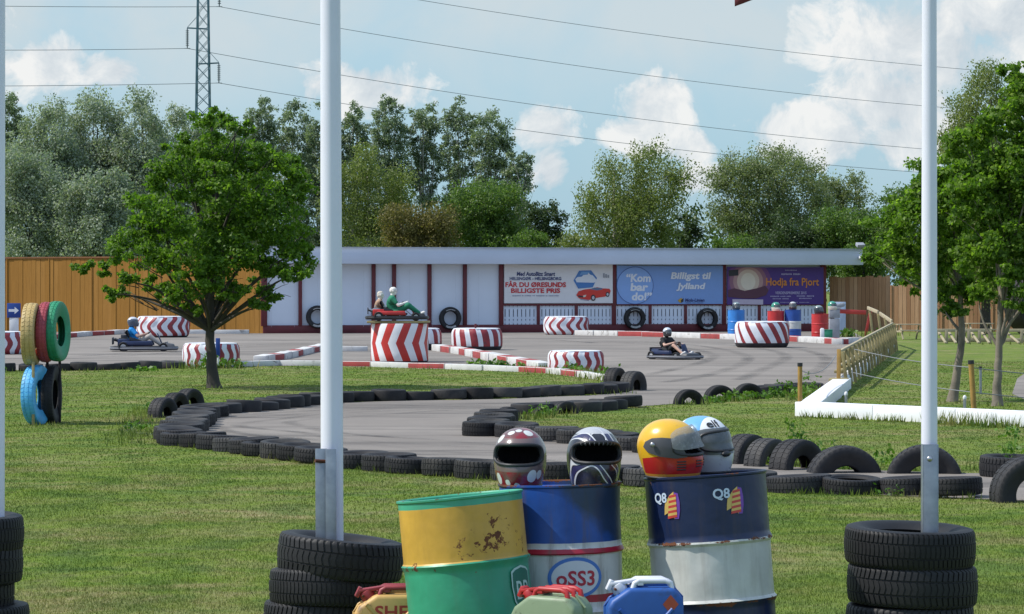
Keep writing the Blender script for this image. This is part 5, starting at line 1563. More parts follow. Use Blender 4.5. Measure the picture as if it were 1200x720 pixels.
# ------------------------------------------------------------------ karts
def kart(label, loc, rz, bumper_m, body_m, scale=1.0, engine_m=None, group='karts', trim=None):
    t = thing('kart', label, 'kart', loc, rz, group, scale=scale)
    mb = MB(); mb.box((.05, 0, .075), (1.35, .60, .02)); mb.build('floor_pan', M['dark_grey'], t, .005)
    mb = MB()
    for s in (-1, 1):
        mb.tube([(-.72, s * .30, .11), (.55, s * .32, .10), (.80, s * .22, .11)], .018, 8)
    for x in (-.6, .1, .6): mb.tube([(x, -.31, .105), (x, .31, .105)], .016, 8)
    mb.build('frame', M['steel'], t)
    # wrap-round bumper: a rounded tray edge with a pale strip
    ring = []
    for q in range(40):
        a = 2 * PI * q / 40; ca, sa = math.cos(a), math.sin(a)
        ring.append(Vector((.92 * math.copysign(abs(ca) ** .55, ca), .60 * math.copysign(abs(sa) ** .5, sa), .10)))
    mb = MB(); n = 40
    sec = [(-.05, -.055), (.03, -.06), (.045, 0), (.03, .045), (-.05, .05)]
    vs = []
    for p in ring:
        d = Vector((p.x, p.y, 0)).normalized()
        for o_, z in sec: vs.append(p + d * o_ + Vector((0, 0, z)))
    k = len(sec)
    mb.add(vs, [(i * k + j, ((i + 1) % n) * k + j, ((i + 1) % n) * k + (j + 1) % k, i * k + (j + 1) % k) for i in range(n) for j in range(k)])
    bp = mb.build('bumper', bumper_m, t, 0, 40)
    mb = MB(); mb.tube([p + Vector((p.x, p.y, 0)).normalized() * .043 + Vector((0, 0, .0)) for p in ring], .014, 6, close=True); mb.build('bumper_strip', trim or M['grey_plastic'], bp)
    # seat
    mb = MB(); outl = [(-.52, .56), (-.50, .60), (-.40, .24), (-.30, .14), (-.02, .13), (.02, .17), (-.02, .19), (-.28, .19), (-.36, .26), (-.46, .62)]
    n = len(outl); wd = .20
    mb.add([(x, -wd, z) for x, z in outl] + [(x, wd, z) for x, z in outl], [tuple(range(n)), tuple(range(2 * n - 1, n - 1, -1))] + [(i, n + i, n + (i + 1) % n, (i + 1) % n) for i in range(n)])
    for s in (-1, 1): mb.box((-.26, s * .205, .26), (.36, .03, .22), (0, R(18), 0))
    mb.build('seat', M['black_plastic'], t, .012)
    # engine and side box behind the seat
    em = engine_m or M['dark_grey']
    mb = MB(); mb.box((-.56, .26, .26), (.34, .26, .24)); mb.box((-.56, .26, .42), (.22, .18, .10)); mb.tube([(-.74, .30, .30), (-.86, .30, .34)], .05, 10)
    for q in range(6): mb.box((-.70 + q * .055, .395, .27), (.018, .02, .20))
    mb.build('engine', em, t, .012)
    mb = MB(); mb.box((-.56, -.26, .25), (.34, .26, .20)); mb.build('fuel_tank', body_m, t, .03)
    # body panels along the sides, nose
    for s in (-1, 1):
        mb = MB(); mb.box((-.18, s * .46, .235), (.92, .16, .13), None, 0, .9); mb.build('side_pod', body_m, t, .03)
    mb = MB(); mb.box((.72, 0, .17), (.30, .70, .11), (0, R(8), 0), 0, .75); mb.build('nose', bumper_m, t, .03)
    mb = MB(); mb.box((.44, 0, .36), (.035, .26, .34), (0, R(-24), 0), 0, .8); mb.build('front_panel', body_m, t, .02)
    # steering
    mb = MB(); c0 = Vector((.09, 0, .47)); ax = Vector((-.75, 0, .66)).normalized(); u = Vector((0, 1, 0)); v = ax.cross(u)
    mb.tube([c0 + (u * math.cos(2 * PI * q / 28) + v * math.sin(2 * PI * q / 28)) * .145 for q in range(28)], .014, 8, close=True)
    for q in range(3):
        a = 2 * PI * q / 3 + .5; mb.tube([c0, c0 + (u * math.cos(a) + v * math.sin(a)) * .145], .010, 6)
    mb.build('steering_wheel', M['black_plastic'], t)
    mb = MB(); mb.tube([c0, (.50, 0, .12)], .012, 8); mb.build('steering_column', M['steel'], t)
    for x, r_, w_ in ((-.56, .14, .19), (.56, .125, .13)):
        for s in (-1, 1):
            me = tyre_mesh('tyre', M['tyre'], r_, w_, .52, 28, seed=1)
            wh = thing('wheel', None, None, (x, s * .50, r_)); wh.parent = t
            o = obj('tyre', me, (0, 0, 0), (R(90), 0, 0), wh)
            mb = MB(); mb.tube([(0, -w_ * .36, 0), (0, w_ * .36, 0)], r_ * .55, 16); mb.tube([(0, -w_ * .5, 0), (0, w_ * .5, 0)], .022, 8); mb.build('rim', M['steel'], wh)
    mb = MB()
    for s in (-1, 1): mb.tube([(.60, s * .17, .10), (.66, s * .17, .26)], .012, 6); mb.box((.655, s * .17, .25), (.02, .07, .06))
    mb.build('pedal', M['steel'], t)
    mb = MB(); mb.box((-.88, 0, .30), (.03, .62, .20)); mb.build('rear_panel', M['dark_grey'], t, .008)
    return t
M['kart_navy'] = mat('kart_navy', (.012, .022, .07), .35, var=.2); M['kart_red'] = mat('kart_red', (.50, .03, .025), .4, var=.15)
M['helm_white'] = helm_paint('helmet_paint_grey', lambda nt, co, x, y, z: mixc(nt, math_n(nt, 'LESS_THAN', math_n(nt, 'ADD', z, math_n(nt, 'MULTIPLY', x, .5)), .02), (.55, .57, .60), (.07, .09, .13)))
M['helm_silver'] = helm_paint('helmet_paint_silver', lambda nt, co, x, y, z: mixc(nt, math_n(nt, 'LESS_THAN', z, .01), (.50, .54, .60), (.03, .03, .035)))

p = G(169, 412); kl = (p.x, p.y, 0)
kart('low black kart with blue-shirted driver, heading right on the far straight', kl, R(4), M['dark_grey'], M['kart_navy'], 1.0, group='karts with drivers on the track')
seated('driver in blue t-shirt and grey helmet in the far left kart', (p.x - .02, p.y, .03), R(4), M['blue_cloth'], M['pale_cloth'], M['skin'], 1.0, helm=M['helm_white'], head_turn=R(6), group='kart drivers on the track', shoes=M['dark_grey'])
p = G(791, 421.5)
AN = R(-48)
kart('dark kart with grey side bumper turning in front of the blue banner', (p.x, p.y, 0), AN, M['dark_grey'], M['kart_navy'], .76, M['kart_red'], group='karts with drivers on the track')
seated('driver in black t-shirt with bare legs in the kart below the blue banner', (p.x - .02, p.y + .01, .025), AN, M['black_cloth'], M['black_cloth'], M['skin'], .82, helm=M['helm_silver'], head_turn=R(-12), group='kart drivers on the track', bare_legs=True, shoes=mat('pale_shoe', (.6, .6, .6), .6))

# display kart with two dummies on a board on the chevron drum
kz = CH
mb = MB(); mb.box((0, 0, .035), (2 * CHR * 1.08, 1.0, .05)); bdm = mb.build('display_board', M['timber_green'], None, .008, loc=(CHC.x - .02, CHC.y, kz)); tag(bdm, 'wooden board lying across the top of the chevron drum', 'board')
KY = CHC.y - .05
kart('red display kart with black wheels on top of the chevron drum', (CHC.x - .06, KY, kz + .062), R(3), M['black_plastic'], M['kart_red'], .80, M['steel'], group='display kart', trim=M['black_plastic'])
seated('green-clad dummy with white head sitting in the red display kart', (CHC.x + .07, KY - .02, kz + .10), R(3), M['green_cloth'], M['green_cloth'], M['dummy_white'], .84, lean=.03, cat='dummy', name='dummy', long_sleeve=False, shoes=M['dummy_white'], group='dummies on the display kart')
seated('white-headed dummy in beige riding behind the green-clad one', (CHC.x - .30, KY + .22, kz + .08), R(3), M['beige_cloth'], M['pale_cloth'], M['dummy_white'], .74, lean=.06, cat='dummy', name='dummy', shoes=M['dark_grey'], group='dummies on the display kart', hair=mat('dummy_hair', (.55, .50, .42), .8))

# ------------------------------------------------------------------ drums, helmets and barrier by the pit corner
def small_drum(label, px, base, wpx, bands, seed, h=.88):
    name = 'drum_small_%d' % seed
    RUST_BANDS[name] = [(.57, .02, .1)]
    m = drum_paint(name, bands, .15, rscale=8, streak=.15)
    p = G(px, base); r = wpx / 2 * p.y / FOC
    o = obj('oil_drum', drum_mesh('oil_drum', m, [.58, .29], r, h, (), 48), (p.x, p.y + r, 0)); tag(o, label, 'oil drum', 'drums by the pit corner')
    return Vector((p.x, p.y + r, h))
BL, RD, WHT, DB = (.035, .22, .62), (.50, .03, .03), (.62, .62, .60), (.02, .08, .34)
q1 = small_drum('bright blue drum at the right end of the banners', 863.5, 396, 20, [(0, BL), (.5, BL)], 1, 1.0)
q2 = small_drum('red drum behind the biggest striped tyre', 910, 397, 19.5, [(0, RD), (.5, RD)], 2, .98)
q3 = small_drum('blue drum with a white middle band, right of the striped tyre', 930, 397, 19.5, [(0, DB), (.34, WHT), (.62, DB)], 3, 1.02)
q4 = small_drum('red drum at the kerb end beside the green box', 962, 400, 20, [(0, RD), (.5, RD)], 4, .92)
def small_helmet(label, q, m, rz, k=1.05):
    t = thing('helmet', label, 'helmet', q + Vector((0, 0, .125 * k)), rz, 'helmets on the pit drums', scale=k)
    sm_ = shell_mesh(1.0, True, 1.0, 48, 26).build('shell', m, t, 0, 60); sm_.modifiers.new('t', 'SOLIDIFY').thickness = .012
    mb = MB(); na, ne = 20, 6
    vs = [hsurf(R(-66) + R(132) * i / na, R(-14) + R(42) * j / ne, .985) for i in range(na + 1) for j in range(ne + 1)]
    mb.add(vs, [(i * (ne + 1) + j, (i + 1) * (ne + 1) + j, (i + 1) * (ne + 1) + j + 1, i * (ne + 1) + j + 1) for i in range(na) for j in range(ne)])
    mb.build('visor', M['visor_smoke'], t); return t
M['helm_dark'] = helm_paint('helmet_paint_dark', lambda nt, co, x, y, z: mixc(nt, math_n(nt, 'GREATER_THAN', z, .07), (.03, .04, .05), (.2, .26, .26)))
M['helm_green'] = helm_paint('helmet_paint_green', lambda nt, co, x, y, z: mixc(nt, math_n(nt, 'GREATER_THAN', z, -.02), (.62, .6, .52), (.03, .24, .16)))
M['helm_rust'] = helm_paint('helmet_paint_brown', lambda nt, co, x, y, z: mixc(nt, math_n(nt, 'GREATER_THAN', z, .08), (.07, .035, .035), (.5, .5, .5)))
small_helmet('dark helmet on the bright blue drum', q1, M['helm_dark'], R(20), 1.15)
small_helmet('green and cream helmet on the red drum behind the striped tyre', q2, M['helm_green'], R(30), 1.25)
small_helmet('dark brown helmet on the blue and white drum', q3, M['helm_rust'], R(-10), 1.15)
small_helmet('green-black helmet lying tilted on the red drum by the barrier', q4 + Vector((-.05, 0, .0)), M['helm_dark'], R(60), 1.15)
small_helmet('green helmet on the grey bin beside the barrier', q4 + Vector((.45, .35, .14)), M['helm_green'], R(40), 1.15)
pb = G(978.5, 397.5)
mb = MB(); mb.box((0, 0, .36), (.36, .36, .72)); mb.box((0, 0, .90), (.38, .38, .32)); mb.box((0, 0, 1.08), (.42, .42, .04)); 
o = mb.build('waste_bin', M['grey_plastic'], None, .02, loc=(pb.x, pb.y + .3, 0)); tag(o, 'grey bin between the red drum and the pale blue panel', 'bin')
pb = G(970, 400.5); mb = MB(); mb.box((0, 0, .2), (.30, .24, .36)); mb.box((0, 0, .39), (.32, .26, .03)); mb.box((0, -.125, .2), (.2, .012, .2))
o = mb.build('green_box', M['green_box'], None, .012, loc=(pb.x, pb.y, 0)); tag(o, 'small green box in front of the red drum by the kerb end', 'box')
pb = G(963.5, 401); mb = MB(); mb.box((0, 0, .22), (.13, .13, .44)); mb.box((0, 0, .45), (.10, .10, .03))
o = mb.build('marker_post', M['sign_white'], None, .015, loc=(pb.x - .02, pb.y - .2, 0)); tag(o, 'short white post left of the small green box', 'post')
pb = G(984.5, 393.5); mb = MB(); mb.box((0, 0, .65), (.42, .05, 1.25)); mb.box((0, -.03, .65), (.06, .02, 1.2)); mb.box((0, -.03, 1.2), (.42, .02, .05))
o = mb.build('panel_board', mat('pale_blue_board', (.42, .52, .66), .6, var=.08), None, .006, loc=(pb.x, pb.y, 0)); tag(o, 'pale blue upright board behind the barrier arm', 'board')
t = thing('barrier', 'red barrier arm with red post and grey counterweight by the pit corner', 'barrier', G(1014, 394))
by = t.location.y; kx = by / FOC
mb = MB(); mb.bar((0, 0, 0), (.22, 0, 1.02), .10, .10); mb.build('post', M['red_paint'], t, .01)
mb = MB(); mb.bar((.02, -.08, EYE - (366.5 - HOR) * kx), ((975 - 1014) * kx, -.08, EYE - (364.5 - HOR) * kx), .06, .16); mb.build('arm', M['red_paint'], t, .01)
mb = MB(); mb.bar(((989 - 1014) * kx, -.16, EYE - (357 - HOR) * kx), ((972 - 1014) * kx, -.16, EYE - (361.5 - HOR) * kx), .12, .14); mb.build('counterweight', M['grey_plastic'], t, .02)

# ------------------------------------------------------------------ small signs along the far fence
pb = G(16.5, 391); kx = pb.y / FOC
t = thing('arrow_sign', 'blue sign with a white arrow on a white stand by the orange fence', 'sign', pb)
mb = MB(); mb.box((0, 0, .42), (.36, .10, .84)); mb.build('stand', M['sign_white'], t, .01)
mb = MB(); mb.box((0, -.06, 27 * kx), (16 * kx, .05, 17 * kx)); bs = mb.build('board', M['sign_blue'], t, .012)
ar = [(-6, -1.5), (1, -1.5), (1, -4.2), (6, 0), (1, 4.2), (1, 1.5), (-6, 1.5)]
vs, fs = poly2d([(x * kx, y * kx) for x, y in ar]); mb = MB(); mb.add([(x, -.088, 27 * kx + y) for x, y in vs], fs); mb.build('arrow', M['sign_white'], bs)
pb = G(215.5, 391.5); kx = pb.y / FOC
t = thing('fire_box', 'red box on the orange fence with a small white mark', 'box', (pb.x, pb.y + .6, 0))
mb = MB(); mb.box((0, 0, 19 * kx), (11 * kx, .22, 20 * kx)); mb.box((0, -.115, 19 * kx), (9 * kx, .02, 17 * kx)); bx_ = mb.build('cabinet', M['red_paint'], t, .02)
mb = MB(); mb.box((0, 0, 4.5 * kx), (.12, .12, 9 * kx)); mb.build('post', M['red_paint'], t, .005)
vs, fs = poly2d([(0, 2.2), (1.2, .4), (.5, .4), (.7, -2.2), (-.7, -2.2), (-.5, .4), (-1.2, .4)]); mb = MB(); mb.add([(x * kx, -.128, 23 * kx + y * kx) for x, y in vs], fs); mb.build('mark', M['sign_white'], bx_)
pb = G(240, 391.5); t = thing('small_sign', 'small red and white sign low at the fence left of the trunk', 'sign', pb)
mb = MB(); mb.box((0, 0, .28), (6.5 * kx, .04, .36)); bs = mb.build('board', M['red_paint'], t, .006)
mb = MB(); mb.box((.05, -.023, .30), (2.4 * kx, .006, .24)); mb.build('symbol', M['sign_white'], bs)
mb = MB(); mb.box((0, .01, .06), (.05, .03, .12)); mb.build('post', M['steel'], t)
pb = G(255.5, 431); kx = pb.y / FOC
t = thing('marker_post', 'blue and white marker post just right of the lone tree trunk', 'post', (pb.x, pb.y, 0))
mb = MB(); mb.tube([(0, 0, 0), (0, 0, 34 * kx)], 1.5 * kx, 12); mb.build('stem', M['sign_white'], t)
mb = MB(); mb.box((.0, -.02, 24 * kx), (5.0 * kx, .06, 21 * kx)); mb.build('sleeve', M['sign_blue'], t, .01)
pb = G(304, 390.5); kx = pb.y / FOC
t = thing('beacon_post', 'thin dark post with an orange cap at the building corner', 'post', pb)
mb = MB(); mb.tube([(0, 0, 0), (0, 0, 18 * kx)], 1.3 * kx, 10); mb.build('stem', M['black_dirty'], t)
mb = MB(); mb.ball((0, 0, 20 * kx), 2.4 * kx, 12, 8, s=(1, 1, .8)); mb.build('cap', mat('orange_cap', (.55, .17, .07), .5), t)
p5_ = G(557, 411); mb = MB(); mb.tube([(0, 0, 0), (0, 0, 30.5 * p5_.y / FOC)], .03, 8); mb.tube([(0, 0, 29 * p5_.y / FOC), (0, 0, 31 * p5_.y / FOC)], .036, 8)
o = mb.build('stake', M['maroon'], None, 0, loc=(p5_.x, p5_.y + .6, 0)); tag(o, 'thin dark red stake sticking out of a striped giant tyre', 'stake')

# ------------------------------------------------------------------ white low walls, wooden fence, rope posts
M['wall_white'] = mat('wall_white', (.76, .77, .78), .7, var=.06, scale=1.5, dirt=(.50, .49, .44), dirt_amt=.64, dscale=2, bump=.15)
def low_wall(name, label, a, b, w, h, n):
    a = Vector(a); b = Vector(b); d = b - a; L = d.length
    mb = MB(); s = L / n
    for k in range(n):
        mb.bar(a + d * (k / n) + d.normalized() * .004 + Vector((0, 0, h / 2 - .03)), a + d * ((k + 1) / n) - d.normalized() * .004 + Vector((0, 0, h / 2 - .03)), w, h + .06)
    o = mb.build(name, M['wall_white'], None, .012); tag(o, label, 'low wall'); return o
wa = G(940, 488); wb = G(1200, 500.5); dw = (wb - wa).normalized()
low_wall('low_wall', 'long white concrete edging wall across the right lawn', wa + Vector((0, .13, 0)), wa + dw * 6.2 + Vector((0, .13, 0)), .26, .20, 4)
wc = G(987, 455)
low_wall('low_wall', 'short white edging wall running back to the wooden fence', wa + Vector((.16, .40, 0)), wc + Vector((0, -.1, 0)), .30, .19, 3)
fa, fb = G(984, 456), G(1046, 411)
fd = (fb - fa); FL = fd.length; fang = math.atan2(fd.y, fd.x)
t = thing('wooden_fence', 'pale truss fence of squared timber on white blocks beside the track', 'fence', fa, fang)
def fh(px, py, f):  # height at fraction f along the fence
    y = fa.y + (fb.y - fa.y) * f; return EYE - (py - HOR) * y / FOC
h0, h1 = fh(982, 412, 0), fh(1043, 379, 1)
nb_ = 11
for k in range(nb_):
    x = FL * (k + .5) / nb_
    mb = MB(); mb.box((x, 0, .10), (FL / nb_ * .32, .20, .20)); mb.build('footing', M['wall_white'], t, .015)
mb = MB(); mb.box((FL / 2, .02, .305), (FL, .16, .05)); mb.build('bottom_beam', M['timber_green'], t, .006)
for z_, nm in ((1.0, 'handrail'), (.62, 'mid_rail')):
    mb = MB(); mb.bar((0, 0, h0 * z_), (FL, 0, h1 * z_), .055, .045 if z_ == 1 else .035); mb.build(nm, M['timber_pale'], t, .005)
ns_ = 19
for k in range(ns_):
    x = FL * k / (ns_ - 1); hz_ = h0 + (h1 - h0) * k / (ns_ - 1)
    mb = MB(); mb.bar((x, -.135, -.02), (x + rnd.uniform(-.05, .05), -.05, hz_), .06, .06); mb.build('post', M['timber_green'], t, .004)
    if k < ns_ - 1:
        x2 = FL * (k + 1) / (ns_ - 1)
        mb = MB(); mb.bar((x, .04, .30), ((x + x2) / 2, .04, hz_ - .02), .035, .035); mb.bar(((x + x2) / 2, .04, hz_ - .02), (x2, .04, .30), .035, .035); mb.build('brace', M['timber_green'], t, .003)
mb = MB(); mb.box((-.30, .0, .10), (.5, .34, .20)); mb.build('end_block', M['timber_green'], t, .01)
mb = MB(); mb.bar((-.45, 0, 0), (-.30, 0, h0 + .04), .07, .07); mb.build('end_post', M['post_tan'], t, .006)
# far return of the fence, three leaning boards
t2 = thing('plank_trestle', 'leaning pale trestle boards at the far end of the wooden fence', 'trestle', (fb.x, fb.y, 0))
fb0 = Vector((fb.x, fb.y, 0))
def tp_(px, py, dy): return P(px, py, fb.y + dy) - fb0
mb = MB(); mb.bar(tp_(1045, 377, .1), tp_(1031, 367.5, 4), .05, .10); mb.bar(tp_(1029, 366, 4.2), tp_(1017, 361, 9), .05, .10)
mb.build('top_board', M['timber_pale'], t2, .006)
for k, (px, py, dy) in enumerate(((1044.5, 379, .2), (1037, 373, 2), (1029, 368, 4), (1019, 363, 8.5))):
    b_ = tp_(px, py, dy); mb = MB(); mb.bar((b_.x + .15, b_.y, 0), b_, .07, .07); mb.build('leg', M['timber_green'], t2, .004)

def rope_post(px, top, bot, label, m, w=.085, lean=0.0):
    p = G(px, bot); h = (bot - top) * p.y / FOC
    t = thing('rope_post', label, 'post', p, rot=(0, lean, 0), group='rope posts on the right lawn')
    mb = MB(); mb.tube([(0, 0, -.02), (0, 0, h)], w / 2, 14); mb.build('shaft', m, t)
    mb = MB(); mb.tube([(0, 0, h - .03), (0, 0, h + .02)], w / 2 * 1.15, 14); mb.build('cap', M['black_plastic'], t)
    return p, h
p1, hh1 = rope_post(937.5, 427, 486, 'tan wooden post at the left corner of the white edging wall', M['post_tan'], .065)
p2, hh2 = rope_post(1142, 424, 492, 'tan wooden post leaning in front of the white edging wall', M['post_tan'], .075, R(-3.5))
p3, hh3 = rope_post(1149, 431, 462, 'thin grey stake on the lawn right of the leaning tan post', M['galv'], .045)
def rope(label, a, b, sag, r=.0065, name='rope', n=16, m=None):
    a = Vector(a); b = Vector(b)
    pts = [a.lerp(b, i / n) - Vector((0, 0, sag * 4 * (i / n) * (1 - i / n))) for i in range(n + 1)]
    mb = MB(); mb.tube(pts, r, 6); o = mb.build(name, m or M['rope']); tag(o, label, name); return o
rope('thin sagging rope from the corner post to the truss fence', p1 + Vector((0, 0, hh1 - .08)), (fa.x - .1, fa.y - .4, h0 - .05), .16)
rope('upper rope between the truss fence and the leaning post', (fa.x + .3, fa.y + .3, .70), p2 + Vector((-.04, 0, hh2 - .08)), .04)
rope('lower rope between the truss fence and the leaning post', (fa.x + .2, fa.y - .1, .30), p2 + Vector((0, 0, hh2 - .42)), .03)
pe = P(1330, 441, 36 * KD)
rope('upper rope from the leaning post to the right edge', p2 + Vector((-.04, 0, hh2 - .08)), pe, .05)
rope('lower rope from the leaning post to the right edge', p2 + Vector((0, 0, hh2 - .42)), pe - Vector((0, 0, .38)), .03)
for px, py, lab in ((991.5, 474, 'small white lamp behind the white edging wall, nearer the fence'), (1130.5, 479, 'small white lamp behind the white edging wall, by the leaning post')):
    p = G(px, py + 5); t = thing('ground_lamp', lab, 'ground lamp', p); t.location.z = .0
    mb = MB(); mb.tube([(0, 0, 0), (0, 0, .20)], .022, 10); mb.build('stem', M['steel'], t)
    mb = MB(); mb.ball((0, 0, .215), .028, 14, 10, s=(1, .8, 1.4)); mb.build('head', M['sign_white'], t)

# low timber frames in front of the brown fence
def timber_frame(label, px0, px1, base, h, legs):
    a = G(px0, base); b = G(px1, base); t = thing('timber_frame', label, 'timber frame', a, math.atan2(b.y - a.y, b.x - a.x), 'low timber frames'); L = (b - a).length
    for z in (.12, h):
        mb = MB(); mb.box((L / 2, 0, z), (L, .10, .10)); mb.build('rail', M['timber_pale'], t, .006)
    for k in range(legs):
        x = L * k / (legs - 1)
        mb = MB(); mb.box((x, .0, h / 2), (.10, .11, h)); mb.build('leg', M['timber_pale'], t, .006)
        if k < legs - 1:
            mb = MB(); mb.bar((x + .1, .35, h - .02), (x + L / (legs - 1) * .7, -.55, .02), .07, .05); mb.build('brace', M['timber_pale'], t, .004)
    mb = MB(); mb.box((L / 2, .6, .08), (L, .10, .10)); mb.build('rear_rail', M['timber_pale'], t, .006)
timber_frame('low pale timber frame left of the two-stemmed tree', 1097, 1121, 402.5, .42, 3)
timber_frame('low pale timber frame between the right-hand trunks', 1123, 1160, 402.5, .42, 4)
timber_frame('low pale timber frame at the right picture edge', 1176, 1240, 402.5, .42, 4)
def picnic(label, px, base, s=1.0):
    p = G(px, base); t = thing('picnic_table', label, 'picnic table', p, R(8), scale=s)
    mb = MB()
    for k in range(4): mb.box((0, -.27 + k * .18, .70), (1.3, .16, .04))
    mb.build('tabletop', M['timber_pale'], t, .004)
    for s_ in (-1, 1):
        mb = MB(); mb.box((0, s_ * .62, .42), (1.3, .24, .04)); mb.build('bench', M['timber_pale'], t, .004)
        mb = MB(); mb.bar((s_ * .5, -.7, 0), (s_ * .5, -.2, .68), .06, .09); mb.bar((s_ * .5, .7, 0), (s_ * .5, .2, .68), .06, .09); mb.bar((s_ * .5, -.7, .37), (s_ * .5, .7, .37), .05, .08); mb.build('leg', M['timber_pale'], t, .003)
picnic('small pale picnic table on the lawn before the brown fence', 1066, 398, .75)
picnic('small pale picnic table behind the timber frame between the trunks', 1147, 396.5, .75)

# ------------------------------------------------------------------ pylon and wires
PYY = 260.0 * KD; pc_ = P(238, 358, PYY); kx = PYY / FOC
t = thing('pylon', 'slim steel lattice pylon rising behind the left trees', 'pylon', (pc_.x, PYY, 0))
def pz(py): return EYE - (py - HOR) * kx
HT = pz(-90)
mb = MB()
w0, w1 = .95, .42
def wz(z): return w0 + (w1 - w0) * z / HT
for sx_ in (-1, 1):
    for sy_ in (-1, 1): mb.bar((sx_ * w0, sy_ * w0, 0), (sx_ * w1, sy_ * w1, HT), .13, .13)
z = 0
while z < HT - 1.2:
    z2 = z + 1.35; a, b = wz(z), wz(z2)
    for s in (-1, 1):
        mb.bar((-a, s * a, z), (b, s * b, z2), .055, .055); mb.bar((a, s * a, z), (-b, s * b, z2), .055, .055)
        mb.bar((s * a, -a, z), (s * b, b, z2), .055, .055); mb.bar((s * a, a, z), (s * b, -b, z2), .055, .055)
    z = z2
mb.build('mast', M['pylon_steel'], t)
def arm(px, py, ins, name=None):
    x = (px - 238) * kx; z = pz(py)
    mb = MB(); mb.bar((-.4 * math.copysign(1, x), 0, z - .1), (x, 0, z), .14, .14); mb.bar((.3 * math.copysign(1, x), 0, z + 1.5), (x, 0, z + .05), .05, .05); am = mb.build('arm', M['pylon_steel'], t)
    mb = MB(); zb_ = pz(ins); mb.tube([(x, 0, z), (x, 0, zb_)], .06, 8)
    for q in range(8): mb.tube([(x, 0, z - .25 - q * (z - zb_ - .4) / 8), (x, 0, z - .32 - q * (z - zb_ - .4) / 8)], .17, 10)
    mb.bar((x - .3, 0, zb_), (x + .3, 0, zb_), .06, .06); mb.build('insulator', M['wire'], am)
    return Vector((pc_.x + x, PYY, zb_))
i1 = arm(219.5, 33, 57); i2 = arm(256.5, 74, 97.5); i3 = arm(257, -17, 8); i4 = arm(219.5, -72, -48)
def wire(label, a, b, sag, r=.028):
    rope(label, a, b, sag, r, 'power_line', 24, M['wire'])
for nm, i_, (px, py), (lx, ly) in (('second lowest', i1, (1400, 193), (-150, 58)), ('lowest', i2, (1400, 217), (-150, 101)), ('third', i3, (1400, 143), (-150, 5)), ('topmost', i4, (1400, 98), (-150, -50))):
    wire('%s power line running right from the pylon' % nm, i_, P(px, py, 340 * KD), 2.2)
    if nm != 'topmost': wire('%s power line running left from the pylon' % nm, i_, P(lx, ly, 250 * KD), .12)
# ------------------------------------------------------------------ foliage
def leaf_cloud(centres, spread, per, size, flat=1.0, droop=0.0, rng=None, aspect=.55):
    """many small leaf faces around clump centres -> (n*4,3) vertices"""
    rng = rng or RNG
    c = np.repeat(np.asarray(centres), per, axis=0); n = len(c)
    sp = np.repeat(np.asarray(spread).reshape(-1, 1), per, axis=0)
    d = rng.normal(0, 1, (n, 3)); d /= np.linalg.norm(d, axis=1, keepdims=True)
    rad = rng.uniform(0, 1, (n, 1)) ** .45
    pos = c + d * rad * sp * np.array([1, 1, flat])
    if droop: pos[:, 2] -= droop * rng.uniform(0, 1, n) ** 2
    u = rng.normal(0, 1, (n, 3)) + np.array([0, 0, -.35 - droop]); u /= np.linalg.norm(u, axis=1, keepdims=True)
    nn = d * .6 + rng.normal(0, .6, (n, 3)) + np.array([0, 0, .45])
    w = np.cross(u, nn); w /= np.linalg.norm(w, axis=1, keepdims=True) + 1e-9
    s = size * rng.uniform(.6, 1.35, (n, 1))
    q = np.cross(w, u)
    v = np.zeros((n, 4, 3))
    v[:, 0] = pos; v[:, 1] = pos + u * s * .5 + w * s * aspect * .5 + q * s * .08; v[:, 2] = pos + u * s; v[:, 3] = pos + u * s * .5 - w * s * aspect * .5 + q * s * .08
    return v.reshape(-1, 3)

def lobe_clumps(lobes, per_lobe, rng, shell=.55):
    """clump centres in ellipsoids (c, r), gathered towards the outside"""
    out = []; sp = []
    for (c, r), n in zip(lobes, per_lobe):
        d = rng.normal(0, 1, (n, 3)); d /= np.linalg.norm(d, axis=1, keepdims=True)
        rr = rng.uniform(0, 1, (n, 1)) ** shell
        out.append(np.asarray(c) + d * rr * np.asarray(r)); sp.append(np.full(n, min(r) * .48) * rng.uniform(.6, 1.3, n))
    return np.concatenate(out), np.concatenate(sp)

def limb(mb, a, b, r0, r1, rg, bend=.12, n=7):
    a = Vector(a); b = Vector(b); L = (b - a).length
    off = Vector((rg.uniform(-1, 1), rg.uniform(-1, 1), rg.uniform(.2, 1))) * bend * L
    pts = [a.lerp(b, i / n) + off * math.sin(PI * i / n) for i in range(n + 1)]
    pts = [p + Vector((rg.uniform(-1, 1), rg.uniform(-1, 1), 0)) * L * .012 * (0 < i < n) for i, p in enumerate(pts)]
    mb.tube(pts, [r0 + (r1 - r0) * i / n for i in range(n + 1)], 8)
    return pts

